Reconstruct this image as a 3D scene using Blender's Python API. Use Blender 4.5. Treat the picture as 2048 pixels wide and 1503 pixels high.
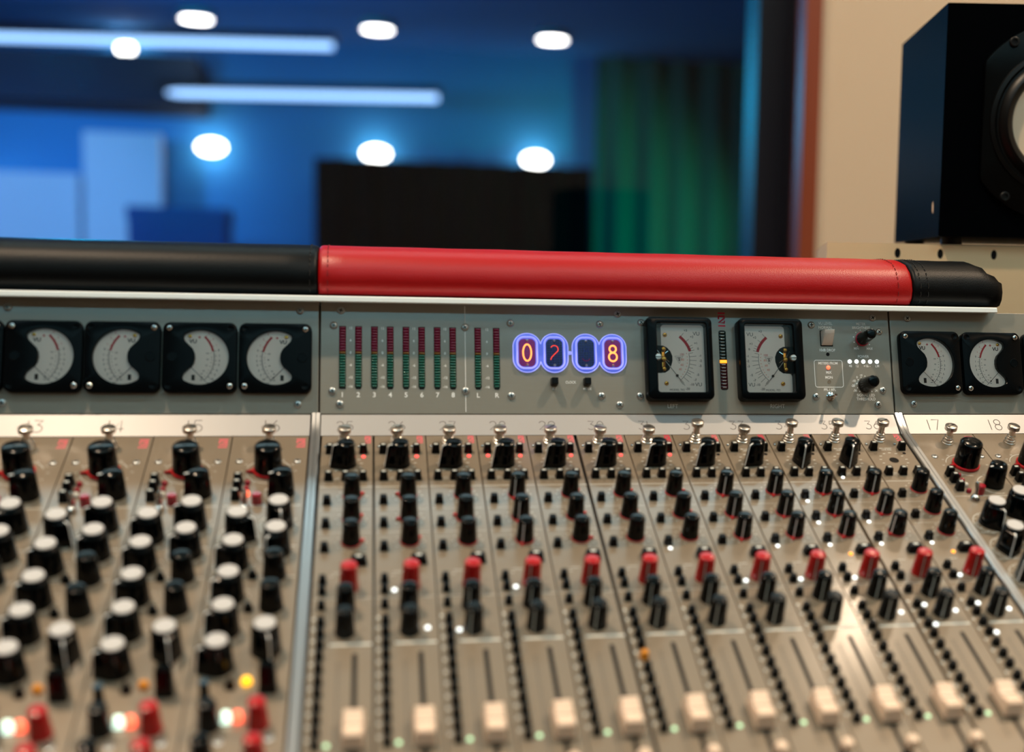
import bpy, math, random
from mathutils import Vector, Matrix
random.seed(7)
PI = math.pi
R = math.radians
SC = bpy.context.scene
COL = SC.collection
for o in list(bpy.data.objects):
    bpy.data.objects.remove(o)

# ------------------------------------------------------------------ frame of the place
# metres; X along the desk, Y away from the operator, Z up.  ORG = back left corner of the middle channel bank.
ZD = 0.98
SL = R(24.5)                      # slope of the channel strips
SP = SL + R(50.22)                # slope of the meter bridge
ORG = Vector((0.0, 0.0, ZD))

# ------------------------------------------------------------------ camera, world, exposure
cam = bpy.data.cameras.new('camera')
cam_ob = bpy.data.objects.new('camera', cam)
COL.objects.link(cam_ob)
cam.sensor_width = 36.0
cam.lens = 2546.7 / 2048 * 36.0
cam.shift_x = -(1253.07 - 1024.0) / 2048
cam.shift_y = (806.14 - 751.5) / 2048
cam.clip_start = 0.02
cam.clip_end = 60
cr, cd, cf = Vector((0.9804, -0.19597, 0.02037)), Vector((0.00163, -0.09533, -0.99544)), Vector((0.19702, 0.97597, -0.09315))
cam_ob.matrix_world = Matrix(((cr.x, -cd.x, -cf.x, 0.02373), (cr.y, -cd.y, -cf.y, -0.64242), (cr.z, -cd.z, -cf.z, ZD + 0.07772), (0, 0, 0, 1)))
cam.dof.use_dof = True
cam.dof.focus_distance = 0.715
cam.dof.aperture_fstop = 44.77 / 10.5
cam.dof.aperture_blades = 9
cam.dof.aperture_rotation = 0.2
SC.camera = cam_ob

world = bpy.data.worlds.new('world')
SC.world = world
world.use_nodes = True
world.node_tree.nodes['Background'].inputs[0].default_value = (0.02, 0.03, 0.04, 1)
world.node_tree.nodes['Background'].inputs[1].default_value = 0.2
SC.view_settings.view_transform = 'Standard'
SC.view_settings.look = 'None'
SC.view_settings.gamma = 1.0
SC.view_settings.exposure = 0.35
SC.view_settings.use_curve_mapping = False
SC.cycles.use_denoising = True
SC.cycles.max_bounces = 8
SC.cycles.transparent_max_bounces = 16
SC.cycles.sample_clamp_indirect = 4.0
SC.cycles.blur_glossy = 0.3


def lamp(name, loc, power, color, radius=0.05, target=None, spot=None, blend=0.5, area=False, size=None):
    if spot:
        L = bpy.data.lights.new(name, 'SPOT')
        L.spot_size = R(spot)
        L.spot_blend = blend
        L.shadow_soft_size = radius
    elif area:
        L = bpy.data.lights.new(name, 'AREA')
        L.shape = 'RECTANGLE' if size else 'DISK'
        L.size = size[0] if size else radius * 2
        if size:
            L.size_y = size[1]
    else:
        L = bpy.data.lights.new(name, 'POINT')
        L.shadow_soft_size = radius
    L.energy = power
    L.color = color
    o = bpy.data.objects.new(name, L)
    COL.objects.link(o)
    o.location = loc
    if target is not None:
        o.rotation_euler = (Vector(target) - Vector(loc)).to_track_quat('-Z', 'Y').to_euler()
    return o


CEIL = 2.6
WARM = (1.0, 0.75, 0.52)
COOL = (0.56, 0.90, 1.0)
# control room downlights, with warm fill lamps added at the rear (position, power)
ROOM_LAMPS = [((-0.47, -0.15), 17.0), ((1.05, -0.15), 17.0), ((0.93, 0.64), 1.3), ((-1.9, -1.6), 1.5), ((1.6, -1.6), 1.5), ((0.55, -1.35), 3.2)]
for (lx, ly), p in ROOM_LAMPS:
    lamp('downlight_beam', (lx, ly, CEIL - 0.035), p, WARM, 0.032, (lx, ly, 0), area=True)
# cool light above the window, plus added overhead fill and added ceiling wash
lamp('window_wall_light', (-0.1, 0.86, 2.28), 9.0, COOL, target=(-0.1, -0.2, 1.0), area=True, size=(3.6, 0.22))
lamp('ceiling_light_beam', (0.2, -0.78, CEIL - 0.06), 7.8, COOL, target=(0.2, -0.1, 1.0), area=True, size=(2.6, 0.2))  # added fill that brightens dials and panel from overhead
lamp('ceiling_wash_fill', (0.2, -2.48, CEIL - 0.22), 26.0, COOL, target=(0.2, -2.48, 3.0), area=True, size=(2.8, 0.08))  # added uplight; its ceiling gradient is mirrored in the meter panel
# stage lights of the live room behind the window
lamp('blue_wash', (-1.2, 5.0, 1.9), 44, (0.0, 0.56, 1.0), 0.12)
lamp('blue_wash_left', (-2.5, 5.0, 1.9), 150, (0.25, 0.48, 1.0), 0.10, (-1.75, 7.6, 1.4), spot=52, blend=0.9)
lamp('green_wash', (2.6, 6.0, 1.0), 60, (0.0, 1.0, 0.66), 0.08, (1.75, 7.3, 1.35), spot=60, blend=0.9)

# ------------------------------------------------------------------ materials


def lin(c):
    f = lambda v: v / 12.92 if v <= 0.04045 else ((v + 0.055) / 1.055) ** 2.4
    return tuple(f(v / 255.0) for v in c) + (1.0,)


MATS = {}


def mat(name, color, rough=0.4, metal=0.0, coat=0.0, coat_rough=0.05, coat_ior=1.5, emit=None, strength=0.0, spec=0.5, bump=None, noise=None, trans=0.0, sheen=0.0):
    m = bpy.data.materials.new(name)
    m.use_nodes = True
    nt = m.node_tree
    b = nt.nodes['Principled BSDF']
    b.inputs['Base Color'].default_value = lin(color)
    b.inputs['Roughness'].default_value = rough
    b.inputs['Metallic'].default_value = metal
    b.inputs['Coat Weight'].default_value = coat
    b.inputs['Coat Roughness'].default_value = coat_rough
    b.inputs['Coat IOR'].default_value = coat_ior
    b.inputs['Specular IOR Level'].default_value = spec
    b.inputs['Transmission Weight'].default_value = trans
    b.inputs['Sheen Weight'].default_value = sheen
    if emit:
        b.inputs['Emission Color'].default_value = lin(emit)
        b.inputs['Emission Strength'].default_value = strength
        m.cycles.emission_sampling = 'NONE'
    if noise or bump:
        tc = nt.nodes.new('ShaderNodeTexCoord')
        mp = nt.nodes.new('ShaderNodeMapping')
        nt.links.new(tc.outputs['Object'], mp.inputs[0])
    if noise:                                    # (scale xyz, amount): grain in the colour of the thing itself
        tx = nt.nodes.new('ShaderNodeTexNoise')
        mp.inputs['Scale'].default_value = noise[0]
        tx.inputs['Scale'].default_value = 1.0
        tx.inputs['Detail'].default_value = 4.0
        nt.links.new(mp.outputs[0], tx.inputs['Vector'])
        mx = nt.nodes.new('ShaderNodeMix')
        mx.data_type = 'RGBA'
        c = lin(color)
        mx.inputs['A'].default_value = tuple(v * (1 - noise[1]) for v in c[:3]) + (1,)
        mx.inputs['B'].default_value = tuple(min(1, v * (1 + noise[1])) for v in c[:3]) + (1,)
        nt.links.new(tx.outputs['Fac'], mx.inputs['Factor'])
        nt.links.new(mx.outputs['Result'], b.inputs['Base Color'])
    if bump:                                     # (kind, scale, strength, distance)
        kind, scale, st, dist = bump
        if kind == 'noise':
            bt = nt.nodes.new('ShaderNodeTexNoise')
            bt.inputs['Detail'].default_value = 5.0
            out = bt.outputs['Fac']
        else:
            bt = nt.nodes.new('ShaderNodeTexVoronoi')
            out = bt.outputs['Distance']
        bt.inputs['Scale'].default_value = scale
        nt.links.new(tc.outputs['Object'], bt.inputs['Vector'])
        bp = nt.nodes.new('ShaderNodeBump')
        bp.inputs['Strength'].default_value = st
        bp.inputs['Distance'].default_value = dist
        nt.links.new(out, bp.inputs['Height'])
        nt.links.new(bp.outputs[0], b.inputs['Normal'])
    MATS[name] = m
    return m


def weave(name, color, scale):
    m = mat(name, color, 0.9, spec=0.15)
    nt = m.node_tree
    b = nt.nodes['Principled BSDF']
    tc = nt.nodes.new('ShaderNodeTexCoord')
    w = []
    for ax in ('X', 'Z'):
        wv = nt.nodes.new('ShaderNodeTexWave')
        wv.bands_direction = ax
        wv.inputs['Scale'].default_value = scale
        wv.inputs['Distortion'].default_value = 1.5
        wv.inputs['Detail'].default_value = 2
        nt.links.new(tc.outputs['Object'], wv.inputs['Vector'])
        w.append(wv)
    ad = nt.nodes.new('ShaderNodeMath')
    ad.operation = 'MULTIPLY'
    nt.links.new(w[0].outputs['Fac'], ad.inputs[0])
    nt.links.new(w[1].outputs['Fac'], ad.inputs[1])
    mx = nt.nodes.new('ShaderNodeMix')
    mx.data_type = 'RGBA'
    c = lin(color)
    mx.inputs['A'].default_value = tuple(v * 0.86 for v in c[:3]) + (1,)
    mx.inputs['B'].default_value = tuple(min(1, v * 1.12) for v in c[:3]) + (1,)
    nt.links.new(ad.outputs[0], mx.inputs['Factor'])
    nt.links.new(mx.outputs['Result'], b.inputs['Base Color'])
    bp = nt.nodes.new('ShaderNodeBump')
    bp.inputs['Strength'].default_value = 0.3
    bp.inputs['Distance'].default_value = 0.001
    nt.links.new(ad.outputs[0], bp.inputs['Height'])
    nt.links.new(bp.outputs[0], b.inputs['Normal'])
    return m


def pane_mat(name, tint=(1, 1, 1, 1), gloss=1.0, rough=0.0, ior=1.5):
    m = bpy.data.materials.new(name)
    m.use_nodes = True
    nt = m.node_tree
    nt.nodes.clear()
    out = nt.nodes.new('ShaderNodeOutputMaterial')
    mx = nt.nodes.new('ShaderNodeMixShader')
    tr = nt.nodes.new('ShaderNodeBsdfTransparent')
    gl = nt.nodes.new('ShaderNodeBsdfGlossy')
    fr = nt.nodes.new('ShaderNodeFresnel')
    fr.inputs['IOR'].default_value = ior
    tr.inputs['Color'].default_value = tint
    gl.inputs['Roughness'].default_value = rough
    gl.inputs['Color'].default_value = (gloss, gloss, gloss, 1)
    nt.links.new(fr.outputs[0], mx.inputs['Fac'])
    nt.links.new(tr.outputs[0], mx.inputs[1])
    nt.links.new(gl.outputs[0], mx.inputs[2])
    nt.links.new(mx.outputs[0], out.inputs['Surface'])
    MATS[name] = m
    return m


def emit_mat(name, color, strength):
    m = bpy.data.materials.new(name)
    m.use_nodes = True
    nt = m.node_tree
    nt.nodes.clear()
    out = nt.nodes.new('ShaderNodeOutputMaterial')
    e = nt.nodes.new('ShaderNodeEmission')
    e.inputs[0].default_value = lin(color)
    e.inputs[1].default_value = strength
    nt.links.new(e.outputs[0], out.inputs['Surface'])
    MATS[name] = m
    return m


M_strip = mat('strip_metal', (131, 117, 99), 0.42, 0.2, coat=0.7, coat_rough=0.16, coat_ior=1.6, noise=((900, 40, 40), 0.05))
M_bridge = mat('bridge_metal', (143, 138, 127), 0.42, 0.15, coat=0.9, coat_rough=0.07, coat_ior=1.9, noise=((60, 900, 40), 0.04))
M_white_strip = mat('white_enamel', (166, 164, 163), 0.35)
M_rail = mat('rail_aluminium', (180, 184, 187), 0.3, 0.9)
M_trim = mat('trim_aluminium', (238, 246, 248), 0.3, 0.0, coat=0.3)
M_chassis = mat('chassis_black', (5, 6, 7), 0.5, spec=0.3)
M_black = mat('black_plastic_gloss', (2, 5, 7), 0.13, spec=0.24)
M_bezel = mat('black_plastic_bezel', (3, 6, 9), 0.24, spec=0.1)
M_button = mat('black_plastic_matte', (3, 5, 7), 0.36, spec=0.16)
M_grey_knob = mat('dark_grey_plastic', (7, 13, 16), 0.26, spec=0.25)
M_red_knob = mat('red_plastic', (178, 5, 10), 0.2, coat=0.15)
M_red_part = mat('red_pointer', (196, 16, 28), 0.35)
M_white_cap = mat('white_cap', (196, 192, 190), 0.4)
M_cream = mat('cream_plastic', (246, 214, 188), 0.45)
M_rocker = mat('white_rocker', (252, 242, 232), 0.35)
M_chrome = mat('chrome', (214, 214, 214), 0.12, 1.0)
M_nickel = mat('nickel', (212, 208, 202), 0.3, 1.0)
M_screw = mat('screw_steel', (190, 194, 194), 0.36, 1.0)
M_dark = mat('dark_recess', (3, 3, 4), 0.6, spec=0.2)
M_brass = mat('brass', (198, 138, 60), 0.25, 1.0)
M_print = mat('white_print', (252, 253, 252), 0.5)
M_print_soft = mat('pale_print', (206, 208, 202), 0.5)
M_ink = mat('black_ink', (22, 22, 24), 0.6)
M_ink_red = mat('red_ink', (196, 26, 46), 0.6)
M_ink_orange = mat('orange_ink', (224, 120, 90), 0.6)
M_logo = mat('crimson_print', (204, 22, 66), 0.5)
M_logo_soft = mat('pink_print', (222, 96, 108), 0.5)
M_engrave = mat('grey_engraving', (84, 78, 74), 0.6)
M_dial = mat('lit_dial_white', (246, 240, 232), 0.5, emit=(222, 232, 228), strength=0.05)
M_pane = pane_mat('clear_pane', gloss=0.9)
M_window = pane_mat('window_glass', (0.96, 0.98, 1, 1), gloss=0.6)
M_leather_r = mat('red_leather', (172, 7, 13), 0.38, bump=('voronoi', 1500, 0.12, 0.0004), spec=0.35)
M_leather_k = mat('black_leather', (4, 6, 8), 0.42, bump=('voronoi', 1500, 0.12, 0.0004), spec=0.14)
M_thread_r = mat('red_thread', (120, 10, 16), 0.7)
M_thread_k = mat('black_thread', (12, 12, 12), 0.7)
M_led_red_off = mat('red_lens', (120, 14, 52), 0.15, coat=0.6, emit=(120, 10, 50), strength=0.05)
M_led_amber_off = mat('amber_lens', (132, 84, 18), 0.15, coat=0.6)
M_led_green_off = mat('green_lens', (10, 88, 74), 0.15, coat=0.6)
M_led_maroon = mat('maroon_lens', (64, 10, 24), 0.2, coat=0.5)
M_led_deep = mat('deep_green_lens', (10, 40, 38), 0.2, coat=0.5)
M_led_clear = mat('clear_lens', (206, 202, 190), 0.15, coat=0.5)
M_led_dim = mat('unlit_lens', (120, 108, 92), 0.3)
M_lit_white = mat('lit_white', (255, 255, 255), 0.4, emit=(240, 250, 248), strength=1.6)
M_lit_red = mat('lit_red', (255, 90, 80), 0.4, emit=(255, 72, 70), strength=1.5)
M_lit_coral = mat('lit_coral', (255, 110, 80), 0.4, emit=(255, 98, 66), strength=1.7)
M_lit_orange = mat('lit_orange', (255, 160, 50), 0.4, emit=(255, 156, 40), strength=1.4)
M_lit_yellow = mat('lit_yellow', (255, 190, 30), 0.4, emit=(255, 178, 20), strength=1.5)
M_lit_green = mat('lit_pale_green', (190, 235, 190), 0.4, emit=(176, 226, 176), strength=0.9)
M_lit_mint = mat('lit_mint', (220, 255, 235), 0.4, emit=(214, 246, 226), strength=1.4)
M_yellow_cap = mat('amber_cap', (224, 138, 6), 0.35)
M_ruby = mat('ruby_plastic', (150, 8, 34), 0.2, coat=0.6)
M_acrylic = mat('lit_blue_acrylic', (110, 124, 220), 0.12, coat=0.8, emit=(84, 104, 214), strength=0.42)
M_acrylic_rim = mat('lit_pale_acrylic', (170, 170, 240), 0.1, coat=0.6, emit=(150, 156, 246), strength=0.66)
M_nix_dark = mat('tube_inside', (6, 14, 44), 0.2, coat=0.5, emit=(2, 14, 70), strength=0.35)
M_nix_glow = mat('tube_glow', (60, 10, 60), 0.3, emit=(120, 8, 96), strength=0.55)
M_nix_mesh = mat('tube_mesh', (70, 80, 140), 0.3, 0.8, emit=(40, 60, 150), strength=0.15)
M_neon = mat('neon_digit', (255, 140, 60), 0.4, emit=(255, 150, 74), strength=1.9)
M_neon_dim = mat('dim_neon_digit', (230, 60, 40), 0.4, emit=(240, 66, 44), strength=1.1)
M_neon_faint = mat('faint_neon_digit', (130, 30, 60), 0.4, emit=(130, 26, 66), strength=0.6)
M_header = mat('header_reflector_white', (226, 232, 234), 0.8)
M_speaker = mat('black_painted_wood', (3, 4, 6), 0.36, spec=0.012, noise=((30, 30, 400), 0.2))
M_speaker_frame = mat('driver_frame', (3, 4, 5), 0.28, spec=0.15)
M_rubber = mat('rubber_surround', (6, 7, 8), 0.36, spec=0.25)
M_cone = mat('paper_cone', (244, 218, 188), 0.7)
M_ply = mat('plywood', (252, 212, 166), 0.6, noise=((6, 6, 60), 0.08))
M_fabric = weave('beige_fabric', (214, 194, 170), 330)
M_frame = mat('window_frame_wood', (126, 56, 28), 0.4, noise=((40, 40, 4), 0.25))
M_frame_in = mat('window_jamb_dark', (26, 24, 34), 0.4)
M_ceiling = mat('ceiling_paint', (150, 172, 174), 0.9)
M_rear = mat('rear_fabric', (150, 128, 108), 0.9)
M_front = mat('front_wall_paint', (200, 184, 166), 0.9)
M_floor = mat('floor_oak', (120, 86, 58), 0.4, noise=((3, 60, 3), 0.25))
M_desk = mat('desk_black', (16, 16, 18), 0.5)
M_live_wall = mat('live_wall', (52, 146, 206), 0.9)  # blue of the room's lighting put into the wall colour
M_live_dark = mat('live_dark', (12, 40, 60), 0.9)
M_live_ceil = mat('live_ceiling', (44, 136, 212), 0.9)  # ceiling colour carries the blue lighting too
M_curtain_g = mat('green_curtain', (14, 104, 92), 0.9, spec=0.1)
M_curtain_k = mat('black_curtain', (4, 8, 14), 0.95, spec=0.05)
M_gobo = mat('pale_panel', (214, 220, 230), 0.8)
M_case = mat('blue_case', (10, 60, 140), 0.5)
M_tube_light = emit_mat('led_tube_glow', (150, 195, 250), 2.0)
M_spot_light = emit_mat('white_lamp_glow', (255, 250, 242), 12.0)
M_room_light = emit_mat('warm_lamp_glow', (255, 226, 186), 9.0)

# ------------------------------------------------------------------ mesh helpers (millimetres in, metres out)
MM = 0.001


class MB:
    def __init__(s):
        s.v, s.f, s.mi, s.cur = [], [], [], 0

    def add(s, verts, faces):
        b = len(s.v)
        s.v += [tuple(p) for p in verts]
        for f in faces:
            s.f.append(tuple(i + b for i in f))
            s.mi.append(s.cur)
        return s

    def m(s, i):
        s.cur = i
        return s

    def box(s, x0, x1, y0, y1, z0, z1):
        return s.add([(x0, y0, z0), (x1, y0, z0), (x1, y1, z0), (x0, y1, z0), (x0, y0, z1), (x1, y0, z1), (x1, y1, z1), (x0, y1, z1)],
                     [(3, 2, 1, 0), (4, 5, 6, 7), (0, 1, 5, 4), (1, 2, 6, 5), (2, 3, 7, 6), (3, 0, 4, 7)])

    def loft(s, rings, cap0=True, cap1=True):
        n = len(rings[0])
        vs = [p for r in rings for p in r]
        fs = []
        for k in range(len(rings) - 1):
            for i in range(n):
                j = (i + 1) % n
                fs.append((k * n + i, k * n + j, (k + 1) * n + j, (k + 1) * n + i))
        if cap0:
            fs.append(tuple(range(n - 1, -1, -1)))
        if cap1:
            fs.append(tuple((len(rings) - 1) * n + i for i in range(n)))
        return s.add(vs, fs)

    def prism(s, poly, z0, z1, ch=0.0, cap0=True):
        rings = [[(x, y, z0) for x, y in poly]]
        if ch > 0:
            rings.append([(x, y, z1 - ch) for x, y in poly])
            rings.append([(x, y, z1 - ch * 0.3) for x, y in inset(poly, ch * 0.3)])
            rings.append([(x, y, z1) for x, y in inset(poly, ch)])
        else:
            rings.append([(x, y, z1) for x, y in poly])
        return s.loft(rings, cap0)

    def lathe(s, prof, n=28, c=(0, 0), ex=1.0, ey=1.0):
        rings = []
        for r, z in prof:
            r = max(r, 1e-4)
            rings.append([(c[0] + ex * r * math.cos(2 * PI * i / n), c[1] + ey * r * math.sin(2 * PI * i / n), z) for i in range(n)])
        return s.loft(rings)

    def tube(s, pts, r, n=8, closed=False):
        pts = [Vector(p) for p in pts]
        k = len(pts)
        rings = []
        for i, p in enumerate(pts):
            if closed:
                d = pts[(i + 1) % k] - pts[i - 1]
            else:
                d = pts[min(i + 1, k - 1)] - pts[max(i - 1, 0)]
            d.normalize()
            a = d.orthogonal() if abs(d.z) > 0.9 else d.cross(Vector((0, 0, 1)))
            a.normalize()
            b = d.cross(a)
            rr = r[i] if isinstance(r, (list, tuple)) else r
            rings.append([p + a * rr * math.cos(2 * PI * j / n) + b * rr * math.sin(2 * PI * j / n) for j in range(n)])
        if closed:
            rings.append(rings[0])
        return s.loft(rings, not closed, not closed)

    def ribbon(s, pts, w, z=0.0, closed=False, t=0.03):
        """flat painted stroke of width w along 2-D points"""
        pts = [Vector((p[0], p[1])) for p in pts]
        k = len(pts)
        L, Rr = [], []
        for i, p in enumerate(pts):
            if closed:
                d = pts[(i + 1) % k] - pts[i - 1]
            else:
                d = pts[min(i + 1, k - 1)] - pts[max(i - 1, 0)]
            if d.length < 1e-9:
                d = Vector((1, 0))
            d.normalize()
            nrm = Vector((-d.y, d.x)) * w * 0.5
            L.append(p + nrm)
            Rr.append(p - nrm)
        vs, fs = [], []
        for i in range(k):
            vs += [(L[i].x, L[i].y, z + t), (Rr[i].x, Rr[i].y, z + t)]
        m = k if closed else k - 1
        for i in range(m):
            j = (i + 1) % k
            fs.append((2 * i, 2 * i + 1, 2 * j + 1, 2 * j))
        return s.add(vs, fs)

    def disc(s, x, y, r, z=0.03, n=12):
        return s.add([(x + r * math.cos(2 * PI * i / n), y + r * math.sin(2 * PI * i / n), z) for i in range(n)], [tuple(range(n))])

    def quad(s, x0, x1, y0, y1, z):
        return s.add([(x0, y0, z), (x1, y0, z), (x1, y1, z), (x0, y1, z)], [(0, 1, 2, 3)])

    def text(s, body, x, y, size, z=0.03, sx=1.0, align='CENTER', bold=0.0, rot=0.0):
        key = (body, bold, align)
        if key not in TXT:
            cu = bpy.data.curves.new('lettering', 'FONT')
            cu.body = body
            cu.size = 1.0
            cu.align_x = align
            cu.align_y = 'CENTER'
            cu.offset = bold
            cu.resolution_u = 3
            ob = bpy.data.objects.new('lettering', cu)
            COL.objects.link(ob)
            bpy.context.view_layer.update()
            me = bpy.data.meshes.new_from_object(ob.evaluated_get(bpy.context.evaluated_depsgraph_get()))
            TXT[key] = ([tuple(v.co) for v in me.vertices], [tuple(p.vertices) for p in me.polygons])
            bpy.data.objects.remove(ob)
            bpy.data.meshes.remove(me)
            bpy.data.curves.remove(cu)
        vs, fs = TXT[key]
        ca, sa = math.cos(rot), math.sin(rot)
        out = []
        for p in vs:
            px, py = p[0] * size * sx, p[1] * size
            out.append((x + px * ca - py * sa, y + px * sa + py * ca, z))
        return s.add(out, fs)

    def mesh(s, name, mats, smooth=True, angle=35):
        me = bpy.data.meshes.new(name)
        me.from_pydata([(p[0] * MM, p[1] * MM, p[2] * MM) for p in s.v], [], s.f)
        if not isinstance(mats, (list, tuple)):
            mats = [mats]
        for mt in mats:
            me.materials.append(mt)
        me.polygons.foreach_set('material_index', s.mi)
        if smooth:
            me.polygons.foreach_set('use_smooth', [True] * len(me.polygons))
            me.set_sharp_from_angle(angle=R(angle))
        me.update()
        return me


TXT = {}


def inset(poly, d):
    n = len(poly)
    out = []
    for i in range(n):
        p0, p1, p2 = Vector(poly[i - 1]), Vector(poly[i]), Vector(poly[(i + 1) % n])
        a, b = (p1 - p0), (p2 - p1)
        if a.length < 1e-9 or b.length < 1e-9:
            out.append((p1.x, p1.y))
            continue
        a.normalize()
        b.normalize()
        n1, n2 = Vector((-a.y, a.x)), Vector((-b.y, b.x))
        q = p1 + (n1 + n2) * (d / max(0.3, 1 + n1.dot(n2)))
        out.append((q.x, q.y))
    return out


def rrect(x0, x1, y0, y1, r, n=5):
    out = []
    for cx, cy, a0 in ((x1 - r, y0 + r, -90), (x1 - r, y1 - r, 0), (x0 + r, y1 - r, 90), (x0 + r, y0 + r, 180)):
        for i in range(n + 1):
            a = R(a0 + 90 * i / n)
            out.append((cx + r * math.cos(a), cy + r * math.sin(a)))
    return out


def arc(cx, cy, r, a0, a1, n=16):
    return [(cx + r * math.cos(R(a0 + (a1 - a0) * i / n)), cy + r * math.sin(R(a0 + (a1 - a0) * i / n))) for i in range(n + 1)]


def cast(poly, c, a):
    """distance from c along angle a to the polygon outline"""
    dx, dy = math.cos(a), math.sin(a)
    best = 0
    n = len(poly)
    for i in range(n):
        x0, y0 = poly[i][0] - c[0], poly[i][1] - c[1]
        x1, y1 = poly[(i + 1) % n][0] - c[0], poly[(i + 1) % n][1] - c[1]
        ex, ey = x1 - x0, y1 - y0
        den = dx * ey - dy * ex
        if abs(den) < 1e-12:
            continue
        t = (x0 * ey - y0 * ex) / den
        u = (x0 * dy - y0 * dx) / den
        if t > 0 and -1e-6 <= u <= 1 + 1e-6:
            best = max(best, t)
    return best


def holed_plate(mb, outer, inner, c, z0, z1, zin, ch=0.8, n=160):
    """solid plate with one opening: outer side, rounded front, wall of the opening down to zin"""
    angs = sorted([2 * PI * i / n for i in range(n)] + [math.atan2(p[1] - c[1], p[0] - c[0]) % (2 * PI) for p in outer + inner])
    aa = []
    for a in angs:
        if not aa or a - aa[-1] > 0.004:
            aa.append(a)
    ro = [cast(outer, c, a) for a in aa]
    ri = [cast(inner, c, a) for a in aa]
    ring = lambda rr, z, d=0: [(c[0] + (r - d) * math.cos(a), c[1] + (r - d) * math.sin(a), z) for r, a in zip(rr, aa)]
    rings = [ring(ro, z0), ring(ro, z1 - ch), ring(ro, z1 - ch * 0.3, ch * 0.3), ring(ro, z1, ch), ring(ri, z1, -ch * 0.4), ring(ri, z1 - ch * 0.4), ring(ri, zin)]
    mb.loft(rings, False, False)
    return mb


OBJ = []


def obj(name, me, parent=None, loc=(0, 0, 0), rot=(0, 0, 0)):
    o = bpy.data.objects.new(name, me)
    COL.objects.link(o)
    if parent is not None:
        o.parent = parent
    o.location = (loc[0] * MM, loc[1] * MM, loc[2] * MM) if parent is not None else loc
    o.rotation_euler = rot if isinstance(rot, (tuple, list)) else (0, 0, rot)
    return o


def tag(o, label, cat, group=None, kind=None):
    o['label'] = label
    o['category'] = cat
    if group:
        o['group'] = group
    if kind:
        o['kind'] = kind
    return o


def thing(name, label, cat, loc, rot=(0, 0, 0), group=None):
    o = bpy.data.objects.new(name, None)
    o.empty_display_size = 0.02
    COL.objects.link(o)
    o.location = loc
    o.rotation_euler = rot
    return tag(o, label, cat, group)


def struct(name, me, loc=(0, 0, 0), rot=(0, 0, 0), parent=None):
    o = obj(name, me, parent, loc, rot)
    if parent is None:
        o['kind'] = 'structure'
    return o


CACHE = {}


def cached(key, fn):
    if key not in CACHE:
        CACHE[key] = fn()
    return CACHE[key]


def strip_loc(x, y=0.0, z=0.0):
    """point of the channel-strip plane (mm) in the world (m)"""
    return ORG + Vector((x * MM, (y * math.cos(SL) - z * math.sin(SL)) * MM, (y * math.sin(SL) + z * math.cos(SL)) * MM))


PAN_O = (12.857, 4.684)


def bridge_loc(x, t=0.0, z=0.0):
    base = strip_loc(x, *PAN_O)
    return base + Vector((0, (t * math.cos(SP) - z * math.sin(SP)) * MM, (t * math.sin(SP) + z * math.cos(SP)) * MM))


# stroke digits, unit height 1, for the engraved channel numbers
STROKE = {
    '1': [[(0.0, 1.0), (0.0, 0.0)]],
    '2': [arc(0.28, 0.72, 0.28, 165, -30, 12) + [(0.0, 0.0), (0.6, 0.0)]],
    '3': [[(0.02, 1.0), (0.56, 1.0), (0.24, 0.62)] + arc(0.26, 0.31, 0.31, 90, -150, 14)],
    '4': [[(0.44, 0.0), (0.44, 1.0), (0.0, 0.28), (0.62, 0.28)]],
    '5': [[(0.54, 1.0), (0.1, 1.0), (0.04, 0.56)] + arc(0.26, 0.32, 0.32, 125, -150, 14)],
    '6': [[(0.42, 1.0), (0.08, 0.5)] + arc(0.30, 0.31, 0.30, 155, -205, 18)],
    '7': [[(0.0, 1.0), (0.58, 1.0), (0.2, 0.0)]],
    '8': [arc(0.3, 0.75, 0.25, -90, 270, 16), arc(0.3, 0.26, 0.27, 90, 450, 16)],
    '9': [arc(0.30, 0.69, 0.30, 0, 360, 18), [(0.60, 0.69), (0.50, 0.36), (0.22, 0.0)]],
    '0': [[(0.3 + 0.3 * math.cos(2 * PI * i / 20), 0.5 + 0.5 * math.sin(2 * PI * i / 20)) for i in range(21)]],
}
ADV = {'1': 0.34}


def stroke_number(s, h, w):
    mb = MB()
    tot = sum(ADV.get(c, 0.84) for c in s) - 0.24
    x = -tot / 2
    for c in s:
        for st in STROKE[c]:
            mb.ribbon([((x + px) * h, (py - 0.5) * h) for px, py in st], w, 0.0, t=0.04)
        x += ADV.get(c, 0.84)
    return mb


def logo(mb, x, y, w, h, z=0.03):
    """bar, folded Z, bar"""
    t = h * 0.115
    mb.quad(x, x + w, y + h - t, y + h, z)
    mb.quad(x, x + w, y, y + t, z)
    yt, yb = y + h - 1.75 * t, y + 1.75 * t
    k = w * 0.2
    mb.ribbon([(x + k * .5, y + h * 0.52), (x + k * .5, yt - t * .55), (x + w - k * .5, yt - t * .55), (x + w - k * .5, y + h * 0.60), (x + k * .5, yb + t * .55), (x + w - k * .5, yb + t * .55), (x + w - k * .5, y + h * .43)], t * 1.15, z - 0.03)


# ------------------------------------------------------------------ shared meshes of the console controls


def m_round_knob(r0, r1, h, material, dome=0.5):
    def f():
        mb = MB()
        pr = [(r0, 0), (r0, 0.4), (r0 * 0.985, 0.7)]
        for i in range(1, 4):
            t = i / 3
            pr.append((r0 + (r1 - r0) * t, 0.7 + (h - 1.7) * t))
        pr += [(r1 * 0.96, h - 0.5), (r1 * 0.86, h - 0.12), (r1 * 0.74, h)]
        pr += [(r1 * 0.4, h + dome * 0.15), (0, h + dome * 0.2)]
        return mb.lathe(pr, 36).mesh('knob', material, angle=50)
    return cached(('rk', r0, r1, h, material.name, dome), f)


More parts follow.
